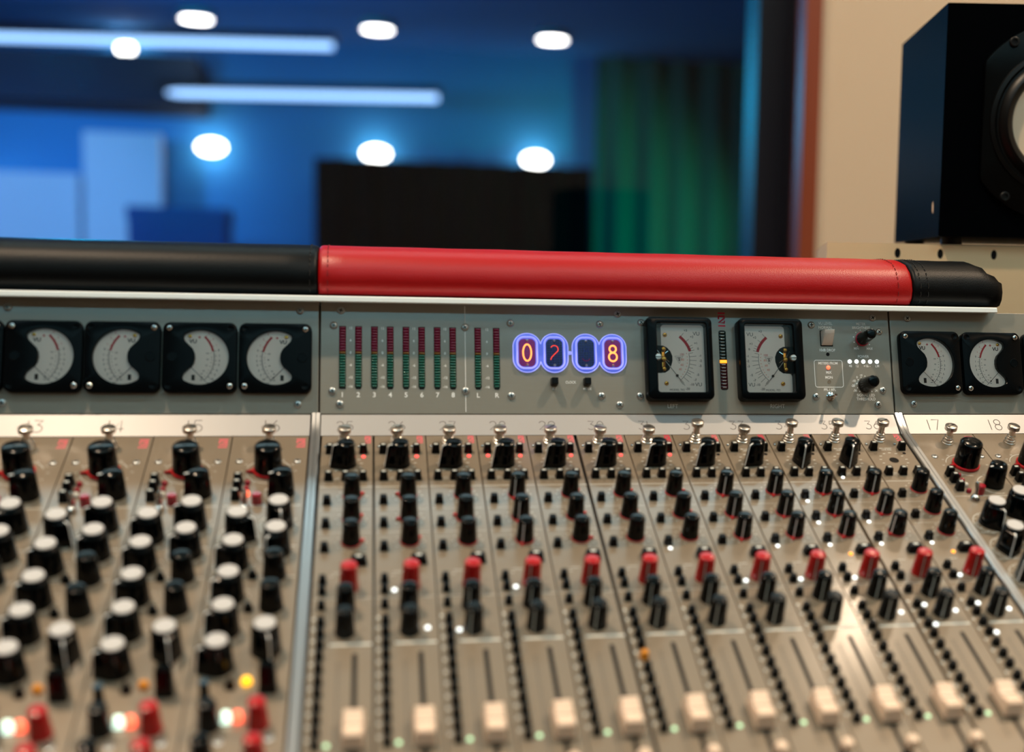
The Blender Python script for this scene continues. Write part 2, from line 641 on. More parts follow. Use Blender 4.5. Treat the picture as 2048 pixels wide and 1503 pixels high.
def m_pointer_line(r0, r1, h, w, material, top=True):
    """thin inlay down the side of a tapered knob, at -Y"""
    def f():
        mb = MB()
        pts = [(-(r0 + 0.03), 0.5), (-(r1 + 0.05), h - 0.9)]
        if top:
            pts += [(-(r1 * 0.95 + 0.05), h - 0.35), (-(r1 * 0.74), h + 0.04), (-r1 * 0.25, h + 0.1)]
        vs, fs = [], []
        for y, z in pts:
            vs += [(-w / 2, y, z), (w / 2, y, z), (w / 2, y + 0.25, z - 0.05), (-w / 2, y + 0.25, z - 0.05)]
        for i in range(len(pts) - 1):
            a, b = 4 * i, 4 * i + 4
            fs += [(a, a + 1, b + 1, b), (a + 1, a + 2, b + 2, b + 1), (a + 3, a, b, b + 3)]
        return mb.add(vs, fs).mesh('pointer_line', material, smooth=False)
    return cached(('pl', r0, r1, h, w, material.name, top), f)


def m_arrow_ring(r, h, tip, material):
    def f():
        mb = MB()
        mb.lathe([(r, 0), (r, h * 0.8), (r * 0.97, h), (r * 0.8, h)], 32)
        mb.prism([(-1.0, -r * 0.95), (0, -tip), (1.0, -r * 0.95)], 0.02, max(1.0, h * 0.95))
        return mb.mesh('ring', material)
    return cached(('ar', r, h, tip, material.name), f)


def teardrop(r, tip, n=26, wt=0.55):
    """circle of radius r with a blunt nose at -Y"""
    ang = math.acos(min(0.99, (r - wt) / tip))
    pts = []
    a0 = -90 + math.degrees(ang)
    for i in range(n + 1):
        a = R(a0 + (360 - 2 * math.degrees(ang)) * i / n)
        pts.append((r * math.cos(a), r * math.sin(a)))
    pts += [(-wt, -tip + 0.25), (-wt * 0.4, -tip), (wt * 0.4, -tip), (wt, -tip + 0.25)]
    return pts


def m_tear_knob(r, tip, h, taper, material, top_r=None):
    def f():
        mb = MB()
        p = teardrop(r, tip)
        k = lambda q, s, z: [(x * s, y * s, z) for x, y in q]
        rings = [k(p, 1, 0), k(p, 0.99, 0.5), k(p, taper, h - 1.0), k(p, taper * 0.96, h - 0.35), k(p, taper * 0.88, h)]
        mb.loft(rings)
        if top_r:
            mb.lathe([(top_r, h - 0.1), (top_r, h + 0.25), (top_r * 0.85, h + 0.6), (top_r * 0.4, h + 0.85), (0, h + 0.9)], 30)
        return mb.mesh('knob', material, angle=40)
    return cached(('tk', r, tip, h, taper, material.name, top_r), f)


def m_button(w, d, h, material, flare=0.5):
    def f():
        mb = MB()
        k = lambda a, b, z, r: [(x, y, z) for x, y in rrect(-a / 2, a / 2, -b / 2, b / 2, r, 3)]
        mb.loft([k(w + flare, d + flare, 0, 0.3), k(w + flare * 0.5, d + flare * 0.5, h * 0.25, 0.3), k(w, d, h * 0.4, 0.3), k(w * 0.93, d * 0.93, h - 0.3, 0.35), k(w * 0.8, d * 0.8, h, 0.35)])
        return mb.mesh('push_button', material, angle=30)
    return cached(('bt', w, d, h, material.name), f)


def m_led(r, h, material):
    def f():
        mb = MB()
        mb.lathe([(r, -0.1), (r, h * 0.45), (r * 0.87, h * 0.75), (r * 0.5, h * 0.95), (0, h)], 16)
        return mb.mesh('led', material, angle=60)
    return cached(('led', r, h, material.name), f)


def m_hole(r, material):
    def f():
        mb = MB()
        mb.lathe([(r * 1.12, 0.0), (r * 1.1, 0.12), (r * 0.95, 0.10), (r * 0.9, 0.02), (0, 0.02)], 20)
        return mb.mesh('hole', material, angle=40)
    return cached(('hole', r, material.name), f)


def m_phillips(r, h, material):
    def f():
        mb = MB()
        mb.m(0).lathe([(r, 0), (r, h * 0.25), (r * 0.93, h * 0.6), (r * 0.72, h * 0.92), (r * 0.4, h), (0, h)], 26)
        a = r * 0.13
        b = r * 0.55
        mb.m(1).box(-b, b, -a, a, h * 0.6, h + 0.02).box(-a, a, -b, b, h * 0.6, h + 0.02)
        return mb.mesh('screw', [material, M_dark], angle=60)
    return cached(('ph', r, h, material.name), f)


def m_thumb_base(h):
    def f():
        mb = MB()
        mb.lathe([(3.3, 0), (3.3, 0.6), (2.9, 0.8), (2.85, 1.4), (3.0, 1.6), (3.0, 2.0), (2.3, 2.3), (2.2, 3.0), (2.45, 3.1), (2.45, 3.5), (2.1, 3.7), (2.1, 4.0), (2.3, 4.1), (2.3, 4.5), (1.7, 4.7), (1.6, h)], 30)
        return mb.mesh('collar', M_nickel, angle=40)
    return cached(('tb', h), f)


def m_thumb_head():
    def f():
        mb = MB()
        pr = [(1.6, 0), (3.1, 0.05), (3.3, 0.25), (3.3, 2.15), (3.2, 2.4), (2.95, 2.55), (0, 2.62)]
        mb.lathe(pr, 40)
        return mb.mesh('screw_head', M_nickel, angle=40)
    return cached('th', f)


def m_thumb_slot():
    return cached('ts', lambda: MB().box(-2.9, 2.9, -0.28, 0.28, 2.3, 2.66).mesh('slot', M_dark, smooth=False))


def thumbscrew(parent, x, y, raised, ang):
    o = obj('thumbscrew', m_thumb_base(4.2 + raised), parent, (x, y, 0))
    hd = obj('screw_head', m_thumb_head(), o, (0, 0, 3.7 + raised), ang)
    hd.rotation_euler = (random.uniform(-.05, .05), random.uniform(-.05, .05), ang)
    s = m_thumb_slot()
    k = obj('slot', s, o, (0, 0, 3.7 + raised), ang)
    k.rotation_euler = hd.rotation_euler
    return o


# ------------------------------------------------------------------ the room
def slab(x0, x1, y0, y1, z0, z1):
    return MB().box(x0 * 1000, x1 * 1000, y0 * 1000, y1 * 1000, z0 * 1000, z1 * 1000)


WY0, WY1 = 0.90, 1.06              # wall with the window
WX = 0.570                         # right edge of the opening
RX0, RX1, RY0 = -2.6, 2.0, -3.25
LX0, LX1, LY1 = -3.9, 3.4, 7.72    # live room
LCEIL = 2.52
struct('floor', slab(RX0, RX1, RY0, WY1, -0.05, 0).mesh('floor', M_floor, smooth=False))
struct('ceiling', slab(RX0, RX1, RY0, WY0, CEIL, CEIL + 0.08).mesh('ceiling', M_ceiling, smooth=False))
struct('wall_left', slab(RX0 - 0.1, RX0, RY0, WY0, 0, CEIL).mesh('wall', M_rear, smooth=False))
struct('wall_right', slab(RX1, RX1 + 0.1, RY0, WY0, 0, CEIL).mesh('wall', M_fabric, smooth=False))
struct('wall_rear', slab(RX0, RX1, RY0 - 0.1, RY0, 0, CEIL).mesh('wall', M_rear, smooth=False))
WB, WT = 0.80, 2.02
wf = MB()
wf.box(WX * 1000, (RX1 + 0.1) * 1000, WY0 * 1000, WY1 * 1000, 0, CEIL * 1000)
wf.box((RX0 - 0.1) * 1000, WX * 1000, WY0 * 1000, WY1 * 1000, 0, WB * 1000)
wf.box((RX0 - 0.1) * 1000, WX * 1000, WY0 * 1000, WY1 * 1000, WT * 1000, CEIL * 1000)
wf.box((RX0 - 0.1) * 1000, -2100, WY0 * 1000, WY1 * 1000, WB * 1000, WT * 1000)
struct('wall_front', wf.mesh('wall', M_fabric, smooth=False))
struct('trim_2', slab(-2.1, RX1, 0.885, WY0, WT + 0.06, CEIL).mesh('trim', M_header, smooth=False))  # unseen white header added to reflect cool light into the metal
win = struct('window_1', MB().box(-2060, WX * 1000 - 45, 1010, 1018, WB * 1000 + 40, WT * 1000 - 40).mesh('window', M_window, smooth=False))
fr = MB()
for a in ((WX * 1000 - 22, WX * 1000, 888, 922, WB * 1000, WT * 1000), (-2100, -2070, 888, 922, WB * 1000, WT * 1000),
          (-2070, WX * 1000 - 22, 888, 922, WB * 1000, WB * 1000 + 40), (-2070, WX * 1000 - 22, 888, 935, WT * 1000 - 40, WT * 1000)):
    fr.box(*a)
struct('window_frame', fr.mesh('window_frame', M_frame, smooth=False), parent=win)
fr2 = MB()
for a in ((WX * 1000 - 16, WX * 1000, 922, 1075, WB * 1000, WT * 1000), (WX * 1000 - 52, WX * 1000 - 16, 985, 1045, WB * 1000 + 40, WT * 1000 - 40), (-2070, -2040, 985, 1045, WB * 1000 + 40, WT * 1000 - 40)):
    fr2.box(*a)
struct('glazing_bead', fr2.mesh('glazing_bead', M_frame_in, smooth=False), parent=win)

# live room
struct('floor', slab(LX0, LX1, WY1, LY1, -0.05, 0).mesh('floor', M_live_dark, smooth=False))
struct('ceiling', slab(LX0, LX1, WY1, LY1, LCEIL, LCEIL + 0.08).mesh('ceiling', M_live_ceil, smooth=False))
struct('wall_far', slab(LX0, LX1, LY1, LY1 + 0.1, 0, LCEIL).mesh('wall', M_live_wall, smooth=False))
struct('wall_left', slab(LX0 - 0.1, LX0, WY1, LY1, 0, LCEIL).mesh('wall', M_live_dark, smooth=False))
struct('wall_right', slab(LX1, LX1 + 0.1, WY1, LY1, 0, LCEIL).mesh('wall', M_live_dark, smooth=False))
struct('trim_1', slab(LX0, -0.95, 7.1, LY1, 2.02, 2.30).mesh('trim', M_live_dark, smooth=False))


# ------------------------------------------------------------------ console body
W = 25.4
LW = 36.4
XL = -5.8                          # right edge of the left bank
XR = 12 * W + 5.8                  # left edge of the right bank
V_END = 262
body = thing('console_body', 'black console chassis standing on the floor beneath all the channel strips', 'console', (0.15, 0.0, 0.0))
bx, by = 0.15, 0.0


def world_prism(x0, x1, prof, mats, name, parent, origin):
    """profile in world Y,Z (m) extruded along X (m)"""
    mb = MB()
    n = len(prof)
    r = [[((x - origin[0]) * 1000, (y - origin[1]) * 1000, (z - origin[2]) * 1000) for y, z in prof] for x in (x0, x1)]
    mb.loft(r)
    return obj(name, mb.mesh(name, mats, smooth=False), parent)


def yz(p):
    return (p.y, p.z)


X0, X1 = -0.62, 0.66
p_front = strip_loc(0, -V_END, -2.4)
prof = [yz(p_front), yz(strip_loc(0, 0, -2.4)), yz(strip_loc(0, 13.5, -1.0)), yz(bridge_loc(0, 57.5, -4.5)), yz(bridge_loc(0, 57.5, -45)), (0.07, ZD - 0.22), (p_front.y, ZD - 0.25)]
world_prism(X0, X1, prof[::-1], M_chassis, 'chassis', body, (bx, by, 0))
for sx in (X0 + 0.02, X1 - 0.08):
    world_prism(sx, sx + 0.06, [(-0.18, ZD - 0.24), (0.07, ZD - 0.24), (0.07, 0.0), (-0.18, 0.0)][::-1], M_chassis, 'leg', body, (bx, by, 0))

# rails between the banks: two ridges following number strip, bend and slope


def rail(xa, xb, label):
    path = []
    for y, z in ((13.0, 5.0), (8.0, 3.15), (4.6, 2.15), (2.0, 1.6), (-1.0, 1.25), (-5.0, 1.1), (-V_END, 1.1)):
        path.append((y, z))
    w = xb - xa
    pr = [(xa, -2.2), (xa, 0.35), (xa + 0.35, 0.7), (xa + w * 0.44, 0.7), (xa + w * 0.5, 0.2), (xa + w * 0.56, 0.7), (xb - 0.35, 0.7), (xb, 0.35), (xb, -2.2)]
    rings = [[(x, y, z + dz) for x, dz in pr] for y, z in path]
    mb = MB().loft(rings)
    o = obj('divider_rail', mb.mesh('rail', M_rail, angle=25), None, strip_loc(0), (SL, 0, 0))
    tag(o, label, 'rail', 'double ridged rails between the console sections')


rail(-5.2, -0.8, 'double ridged aluminium rail between the strips numbered 16 and 25')
rail(12 * W + 0.4, XR - 0.9, 'double ridged aluminium rail between the strips numbered 36 and 17')

# white number strips
ALPHA = math.atan2(PAN_O[1], PAN_O[0])
NLEN = math.hypot(*PAN_O)


def number_strip(x0, x1, nums, size, wdt, label):
    t = thing('number_strip', label, 'number strip', strip_loc(x0), (SL + ALPHA, 0, 0), 'white number strips of the console')
    obj('strip', MB().prism([(0, 0.1), (x1 - x0, 0.1), (x1 - x0, NLEN - 0.1), (0, NLEN - 0.1)], -1.2, 0, 0.15).mesh('strip', M_white_strip, smooth=False), t)
    for s, x in nums:
        obj('channel_number', stroke_number(s, size, wdt).mesh('number', M_engrave, smooth=False), t, (x - x0, NLEN * 0.46, 0.02))


number_strip(XL - 5 * LW, XL, [(str(16 - i), XL - LW * (i + 0.5) + 0.2) for i in range(4)], 7.2, 0.44, 'white strip engraved with 13, 14, 15 and 16')
number_strip(-0.5, 12 * W, [(str(25 + k), k * W + 11.2) for k in range(12)], 5.6, 0.36, 'white strip engraved with the numbers 25 to 36')
number_strip(XR, XR + 4 * LW, [('17', XR + 16.0), ('18', XR + 16.0 + LW)], 7.2, 0.44, 'white strip engraved with 17 and 18')

# ------------------------------------------------------------------ channel strips of the middle bank
COLV = [144.3, 150.7, 157.6, 164.1, 171.2, 178.2, 184.6, 191.8, 198.3, 204.7, 211.4]
G_MID = 'narrow channel strips of the middle section'


def dotring(mb, x, y, r, a0, a1, n, size, z=0.03):
    for i in range(n):
        a = R(a0 + (a1 - a0) * i / (n - 1))
        mb.quad(x + r * math.cos(a) - size * .8, x + r * math.cos(a) + size * .8, y + r * math.sin(a) - size * .35, y + r * math.sin(a) + size * .35, z)


def mid_print():
    def f():
        mb = MB()
        mb.quad(0.6, 24.8, -45.9, -45.55, 0.03)
        mb.text('MIC-GREEN', 11.6, -14.6, 1.35, bold=0.01).text('LINE RED', 11.8, -16.1, 1.35, bold=0.01)
        for a in range(-50, 231, 28):
            ca, sa = math.cos(R(a)), math.sin(R(a))
            mb.quad(12.3 + 7.2 * ca - .7, 12.3 + 7.2 * ca + .7, -26.2 + 7.2 * sa - .22, -26.2 + 7.2 * sa + .22, 0.03)
        mb.text('LINE', 8.4, -38.2, 1.1).text('BOTH', 8.4, -39.6, 1.1)
        for y in (53.4, 71.8, 89.4):
            dotring(mb, 15.4, -y, 6.4, -60, 240, 11, 0.55)
        for y in (64.2, 82.2):
            mb.quad(1.0, 24.2, -y - .08, -y + .08, 0.03)
        mb.quad(8, 12.0, -111.2, -110.9, 0.03)
        mb.quad(7, 8.6, -113.4, -113.1, 0.03)
        mb.quad(0.8, 24.6, -128.4, -128.2, 0.03)
        mb.quad(8.0, 24.2, -157.6, -156.4, 0.03)
        for i, v in enumerate(COLV):
            mb.quad(1.0, 2.0, -v + 2.6, -v + 4.0, 0.03)
        return mb.mesh('print', M_print_soft, smooth=False)
    return cached('midprint', f)


def mid_ink():
    def f():
        mb = MB()
        for v in COLV:
            mb.text(random.choice(['1', '2', '3', '4', 'A', 'B']), 7.2, -v, 1.5)
        for i, v in enumerate((118, 126, 132, 140, 148)):
            mb.text(random.choice(['MUTE', 'PAN', 'LVL', 'PFL']), 21.3, -v, 1.2)
        for i in range(24):
            y = -168 - i * 2.4
            mb.quad(11.4, 12.8 if i % 4 else 13.4, y - .12, y + .12, 0.03)
        mb.quad(11.2, 11.5, -224, -167, 0.03)
        return mb.mesh('scale', M_engrave, smooth=False)
    return cached('midink', f)


def push(parent, x, v, w, d, h, cap=True, material=None):
    b = obj('push_button', m_button(w, d, h, material or M_button), parent, (x, -v, 0))
    return b


def cap_mark(parent, w, h):
    key = ('cm', w, h)
    def f():
        mb = MB()
        mb.quad(-w * .26, w * .26, -w * .1, w * .2, h + 0.03)
        return mb.mesh('mark', M_print_soft, smooth=False)
    return obj('cap_mark', cached(key, f), parent)


def eq_knob(parent, x, v, rot, red=True, line=True):
    k = obj('knob', m_round_knob(4.15, 3.45, 11.6, M_black), parent, (x, -v, 0.0), rot)
    if red:
        a = obj('ring', m_arrow_ring(4.28, 0.55, 6.0, M_red_part), k, (0, 0, 0.02))
        a['label'] = 'red ring with an arrow'
    if line:
        obj('pointer_line', m_pointer_line(4.15, 3.45, 11.6, 0.5, M_print, top=False), k)
    return k


def fader(parent, x, v0, v1, vc):
    s = obj('fader_slot', cached(('fs', v0, v1), lambda: MB().prism(rrect(-0.95, 0.95, -(v1 - v0), 0, 0.9), -0.05, 0.04).mesh('slot', M_dark, smooth=False)), parent, (x, -v0, 0))

    def f():
        mb = MB()
        rings = []
        L, w = 15.5, 8.2
        for z, iw, il in ((1.2, 0, 0), (5.6, 0.4, 0.9), (7.0, 0.8, 1.6)):
            rings.append([(px, py, z) for px, py in rrect(-w / 2 + iw, w / 2 - iw, -L / 2 + il, L / 2 - il, 0.8, 3)])
        mb.loft(rings[:2], True, False)
        # saddle shaped finger grip
        n = 12
        top = []
        iw, il = 0.5, 1.0
        for i in range(n + 1):
            y = (-L / 2 + il) + (L - 2 * il) * i / n
            t = (y / (L / 2 - il))
            z = 5.6 + 2.6 * abs(t) ** 1.6 if abs(t) < 0.8 else 5.6 + 2.6 * (0.8 ** 1.6) * (1 - (abs(t) - 0.8) * 2.2)
            top.append((y, z))
        vs, fs = [], []
        for y, z in top:
            vs += [(-w / 2 + iw, y, 5.5), (-w / 2 + iw + .3, y, z), (w / 2 - iw - .3, y, z), (w / 2 - iw, y, 5.5)]
        for i in range(n):
            a, b = 4 * i, 4 * i + 4
            fs += [(a, b, b + 1, a + 1), (a + 1, b + 1, b + 2, a + 2), (a + 2, b + 2, b + 3, a + 3)]
        fs += [(0, 1, 2, 3), (4 * n + 3, 4 * n + 2, 4 * n + 1, 4 * n)]
        mb.add(vs, fs)
        return mb.mesh('fader_cap', M_cream, angle=30)
    c = obj('fader_cap', cached('fcap', f), parent, (x, -vc, 0))
    obj('index_line', cached('fline', lambda: MB().box(-3.3, 3.3, -0.25, 0.25, 5.55, 5.75).mesh('line', M_engrave, smooth=False)), c)
    obj('stem', cached('fstem', lambda: MB().box(-0.5, 0.5, -3, 3, 0.05, 1.4).mesh('stem', M_chassis, smooth=False)), c)
    return c


def cream_toggle(parent, x, v):
    s = obj('toggle_switch', cached('ctb', lambda: MB().lathe([(2.6, 0), (2.6, 0.8), (2.0, 1.2), (1.1, 2.2), (0.9, 6.0), (0.9, 6.4)], 20).mesh('toggle', M_chassis)), parent, (x, -v, 0))
    c = obj('cap', cached('ctc', lambda: MB().lathe([(0.8, 5.6), (2.2, 6.0), (2.7, 7.2), (2.6, 9.0), (1.9, 10.2), (0, 10.6)], 22).mesh('cap', M_cream)), s)
    c['label'] = 'cream toggle cap'


MID_DESC = {
    0: 'narrow grey channel strip numbered 25, beside the rail next to strip 16',
    1: 'narrow grey channel strip numbered 26, second of the middle section',
    2: 'narrow grey channel strip numbered 27, third of the middle section',
    3: 'narrow grey channel strip numbered 28, both its upper lights glowing red',
    4: 'narrow grey channel strip numbered 29, just left of a wide dark gap',
    5: 'narrow grey channel strip numbered 30, with one yellow button in its column',
    6: 'narrow grey channel strip numbered 31, one white light lit beside its third tone knob',
    7: 'narrow grey channel strip numbered 32, its large pointer knob turned leftward',
    8: 'narrow grey channel strip numbered 33, with a thumbscrew screwed down low',
    9: 'narrow grey channel strip numbered 34, a white line down its pointer knob',
    10: 'narrow grey channel strip numbered 35, one white light lit under its upper buttons',
    11: 'narrow grey channel strip numbered 36, its large knob missing from an open hole',
}
RAISED = [2.2, 2.2, 2.2, 2.2, 2.2, 2.2, 2.0, 5.6, 2.2, 5.6, 5.8, 5.8]
BIGROT = [-70, -66, -62, -60, -58, -56, -55, -52, -50, -14, -14, None]
# rotation of the three tone knobs (pointer towards the operator = 0)
EQROT = [(110, 120, 100), (-100, -80, 120), (130, -110, 150), (-24, -22, -20), (120, 110, 85), (110, 120, 130), (100, 110, 120), (-22, -20, -20), (-20, -18, -26), (-18, -18, -34), (-14, -36, -60), (120, 130, 110)]
# lights: (row of three tone buttons), which are lit
TONE_LIT = {6: (0, 0, 1), 8: (0, 0, 1), 9: (1, 1, 1), 10: (0, 1, 1), 11: (0, 0, 1)}
TONE_LIT[7] = (0, 0, 0)
SIDE_LIT = {1, 3, 7, 8, 9, 11}      # white light by the second small button
LOW_LIT = {1, 9, 10, 11}            # white light right of the lower dark knob
COL_LIT = {2: [1], 10: [0, 2], 11: [0, 3]}
ORANGE = {9, 11}
GREEN = {0: .8, 1: 1, 2: .8, 3: 1, 4: .9, 5: 1, 6: .8, 7: .7, 8: .6, 9: .6, 10: 1, 11: .5}


def middle_strip(k):
    t = thing('channel_strip', MID_DESC[k], 'channel strip', strip_loc(k * W), (SL, 0, 0), G_MID)
    xl = 0.25
    xr = 24.3 if k in (4, 9) else (24.7 if k == 0 else 25.15)
    if k in (5, 10):
        xl = 0.45
    obj('panel', cached(('mp', xl, xr), lambda: MB().prism([(xl, -V_END + 2), (xr, -V_END + 2), (xr, -0.2), (xl, -0.2)], -2.2, 0, 0.12).mesh('panel', M_strip, smooth=False)), t)
    obj('print', mid_print(), t)
    obj('scale', mid_ink(), t)
    lm = M_logo if k in (8, 10) or k > 4 and k % 2 == 0 else M_logo_soft
    lg = obj('logo', cached(('lg', lm.name), lambda: (lambda mb: (logo(mb, 0, 0, 3.0, 6.8), mb)[1])(MB()).mesh('logo', lm, smooth=False)), t, (20.9, -7.2, 0.0))
    lg['label'] = 'small red printed emblem'
    thumbscrew(t, 11.2, -6.0, RAISED[k], random.uniform(-0.5, 0.9))
    # top row
    obj('led', m_led(0.85, 0.9, M_chrome), t, (2.3, -10.6, 0))
    if k in (10, 11, 0, 1, 2, 3):
        obj('led', m_led(0.85, 0.9, M_chrome), t, (18.2, -10.8, 0))
    for x in (4.4, 20.3):
        b = push(t, x, 15.2, 3.5, 3.3, 4.4)
        cap_mark(b, 3.5, 4.4)
    if k < 7:
        l = obj('led', m_led(0.95, 0.8, M_lit_red), t, (20.4, -19.7, 0))
        l['label'] = 'light glowing red'
    else:
        obj('hole', m_hole(0.85, M_dark), t, (20.4, -19.6, 0))
    if k == 3:
        l = obj('led', m_led(0.95, 0.8, M_lit_red), t, (4.4, -19.4, 0))
        l['label'] = 'light glowing red'
    else:
        obj('hole', m_hole(0.85, M_led_dim), t, (4.4, -19.3, 0))
    if BIGROT[k] is not None:
        kb = obj('pointer_knob', m_tear_knob(4.9, 8.2, 12.0, 0.80, M_black, 3.9), t, (12.3, -26.2, 0.2), R(BIGROT[k]))

        def line():
            mb = MB()
            pts = [(-8.24, 0.6), (-8.2 * .80 - .05, 11.0), (-8.2 * .76 - .03, 11.75), (-8.2 * .70, 12.06), (-3.4, 12.1)]
            vs, fs = [], []
            for y, z in pts:
                vs += [(-.22, y, z), (.22, y, z), (.22, y + .3, z - .02), (-.22, y + .3, z - .02)]
            for i in range(len(pts) - 1):
                a, b = 4 * i, 4 * i + 4
                fs += [(a, a + 1, b + 1, b), (a + 1, a + 2, b + 2, b + 1), (a + 3, a, b, b + 3)]
            return mb.add(vs, fs).mesh('pointer_line', M_print, smooth=False)
        obj('pointer_line', cached('bigline', line), kb)
    else:
        h = obj('open_hole', cached('bighole', lambda: MB().lathe([(2.55, 0), (2.5, 0.1), (2.2, 0.1), (2.15, 0.02), (0, 0.02)], 28).mesh('hole', M_dark)), t, (12.3, -26.2, 0))
        h['label'] = 'bare hole left by a missing knob'
    for x in (4.4, 12.2, 20.2):
        b = push(t, x, 38.9, 3.5, 3.3, 4.2)
        cap_mark(b, 3.5, 4.2)
    for i, x in enumerate((4.2, 8.3, 12.4, 20.2)):
        if k == 10 and i == 0:
            l = obj('led', m_led(0.9, 0.6, M_lit_white), t, (x, -42.2, 0))
            l['label'] = 'light glowing white'
        else:
            obj('hole', m_hole(0.8, M_led_dim), t, (x, -42.2, 0))
    # tone section
    for i, (v, vb) in enumerate(((53.4, 58.8), (71.8, 76.9), (89.4, 94.7))):
        a = EQROT[k][i]
        eq_knob(t, 15.4, v, R(a))
        push(t, 4.2, vb, 3.3, 3.1, 3.9)
        lit = TONE_LIT.get(k, (0, 0, 0))[i]
        if lit:
            l = obj('led', m_led(0.95, 0.6, M_lit_white), t, (4.5, -vb - 4.0, 0))
            l['label'] = 'light glowing white'
        else:
            obj('hole', m_hole(0.8, M_led_dim), t, (4.3, -vb - 3.7, 0))
    b = push(t, 18.8, 104.4, 6.6, 3.8, 3.8)
    cap_mark(b, 4.5, 3.8)
    if k in ORANGE:
        l = obj('led', m_led(1.0, 0.7, M_lit_orange), t, (12.2, -106.0, 0))
        l['label'] = 'light glowing orange'
    rk = obj('knob', m_round_knob(4.15, 3.5, 12.2, M_red_knob), t, (15.1, -120.9, 0), R(-20 if k > 2 else 60))
    rk['label'] = 'red level knob'
    obj('pointer_line', m_pointer_line(4.15, 3.5, 12.2, 0.5, M_led_clear, top=False), rk)
    for i, (v, a) in enumerate(((135.3, -20), (149.8, -24))):
        kn = obj('knob', m_round_knob(4.1, 3.4, 12.0, M_black if i == 0 else M_grey_knob), t, (13.9, -v, 0), R(a if k > 1 else 90))
        obj('pointer_line', m_pointer_line(4.1, 3.4, 12.0, 0.6, M_print_soft, top=False), kn)
    for v in (117.4, 124.4, 134.0):
        push(t, 4.2, v, 2.9, 2.8, 3.6)
    if k in SIDE_LIT:
        l = obj('led', m_led(1.05, 0.7, M_lit_white), t, (8.2, -123.6, 0))
        l['label'] = 'light glowing white'
    if k in LOW_LIT:
        l = obj('led', m_led(1.05, 0.7, M_lit_white), t, (21.0, -148.5, 0))
        l['label'] = 'light glowing white'
    for i, v in enumerate(COLV):
        yel = (k == 5 and i == 4)
        b = push(t, 4.3, v, 2.9, 2.8, 3.6, material=M_yellow_cap if yel else None)
        if yel:
            b['label'] = 'yellow push button'
        if i in COL_LIT.get(k, []):
            l = obj('led', m_led(1.05, 0.7, M_lit_white), t, (8.2, -v + .4, 0))
            l['label'] = 'light glowing white'
    l = obj('led', m_led(1.0, 0.7, M_lit_green), t, (8.4, -211.4, 0))
    l['label'] = 'light glowing pale green'
    fader(t, 17.8, 162.4, 236.0, 206.8)
    cream_toggle(t, 17.6, 232.0)


for k in range(12):
    middle_strip(k)

# ------------------------------------------------------------------ wide strips left and right
G_WIDE = 'wide channel strips beside the middle section'


def wide_print():
    def f():
        mb = MB()
        for a0, a1 in ((20, 165), (195, 270)):
            mb.ribbon(arc(19, -31.5, 10.2, a0, a1, 22), 0.3)
        for a in range(-60, 241, 30):
            mb.text('10' if a % 60 else '55', 19 + 12.2 * math.cos(R(a)), -31.5 + 11 * math.sin(R(a)), 1.4)
        mb.text('LINE', 19.5, -47.3, 1.5).text('LINE', 19.8, -51.2, 1.5)
        mb.ribbon(arc(26.6, -50, 8.2, 110, 290, 22), 0.3)
        mb.quad(1.2, 35.0, -60.3, -60.0, 0.03)
        mb.quad(1.2, 35.0, -91.4, -91.1, 0.03)
        mb.quad(1.2, 35.0, -112.5, -112.2, 0.03)
        for x, v in ((10.0, 83.5), (26.6, 75), (26.6, 94.6), (10, 104), (10, 125), (10, 146.5)):
            mb.ribbon(arc(x, -v, 8.6, 100, 260, 20), 0.3)
            for a in range(120, 421, 30):
                ca, sa = math.cos(R(a)), math.sin(R(a))
                mb.quad(x + 7.6 * ca - .45, x + 7.6 * ca + .45, -v + 7.6 * sa - .2, -v + 7.6 * sa + .2, 0.03)
        return mb.mesh('print', M_print_soft, smooth=False)
    return cached('wprint', f)


def dual_knob(parent, x, v, rot, tip=8.4, capmat=None):
    """two-ring control: blunt pointer below, round white topped knob above"""
    o = obj('knob', m_tear_knob(6.0, tip, 11.6, 0.88, M_black), parent, (x, -v, 0), R(rot))

    def line():
        mb = MB()
        pts = [(-tip - .05, 0.6), (-tip * .88 - .06, 10.6), (-tip * .84, 11.35), (-tip * .77, 11.66), (-4.9, 11.66)]
        vs, fs = [], []
        for y, z in pts:
            vs += [(-.3, y, z), (.3, y, z), (.3, y + .3, z), (-.3, y + .3, z)]
        for i in range(len(pts) - 1):
            a, b = 4 * i, 4 * i + 4
            fs += [(a, a + 1, b + 1, b), (a + 1, a + 2, b + 2, b + 1), (a + 3, a, b, b + 3)]
        return mb.add(vs, fs).mesh('pointer_line', M_print, smooth=False)
    obj('pointer_line', cached(('dl', tip), line), o)
    n = obj('inner_knob', m_round_knob(5.1, 4.75, 13.2, M_black, 0.2), o)
    c = obj('cap', cached('wcap', lambda: MB().lathe([(4.1, 13.1), (4.1, 13.45), (3.95, 13.6), (0, 13.65)], 32).mesh('cap', M_white_cap)), o)
    c['label'] = 'white knob top'
    return o


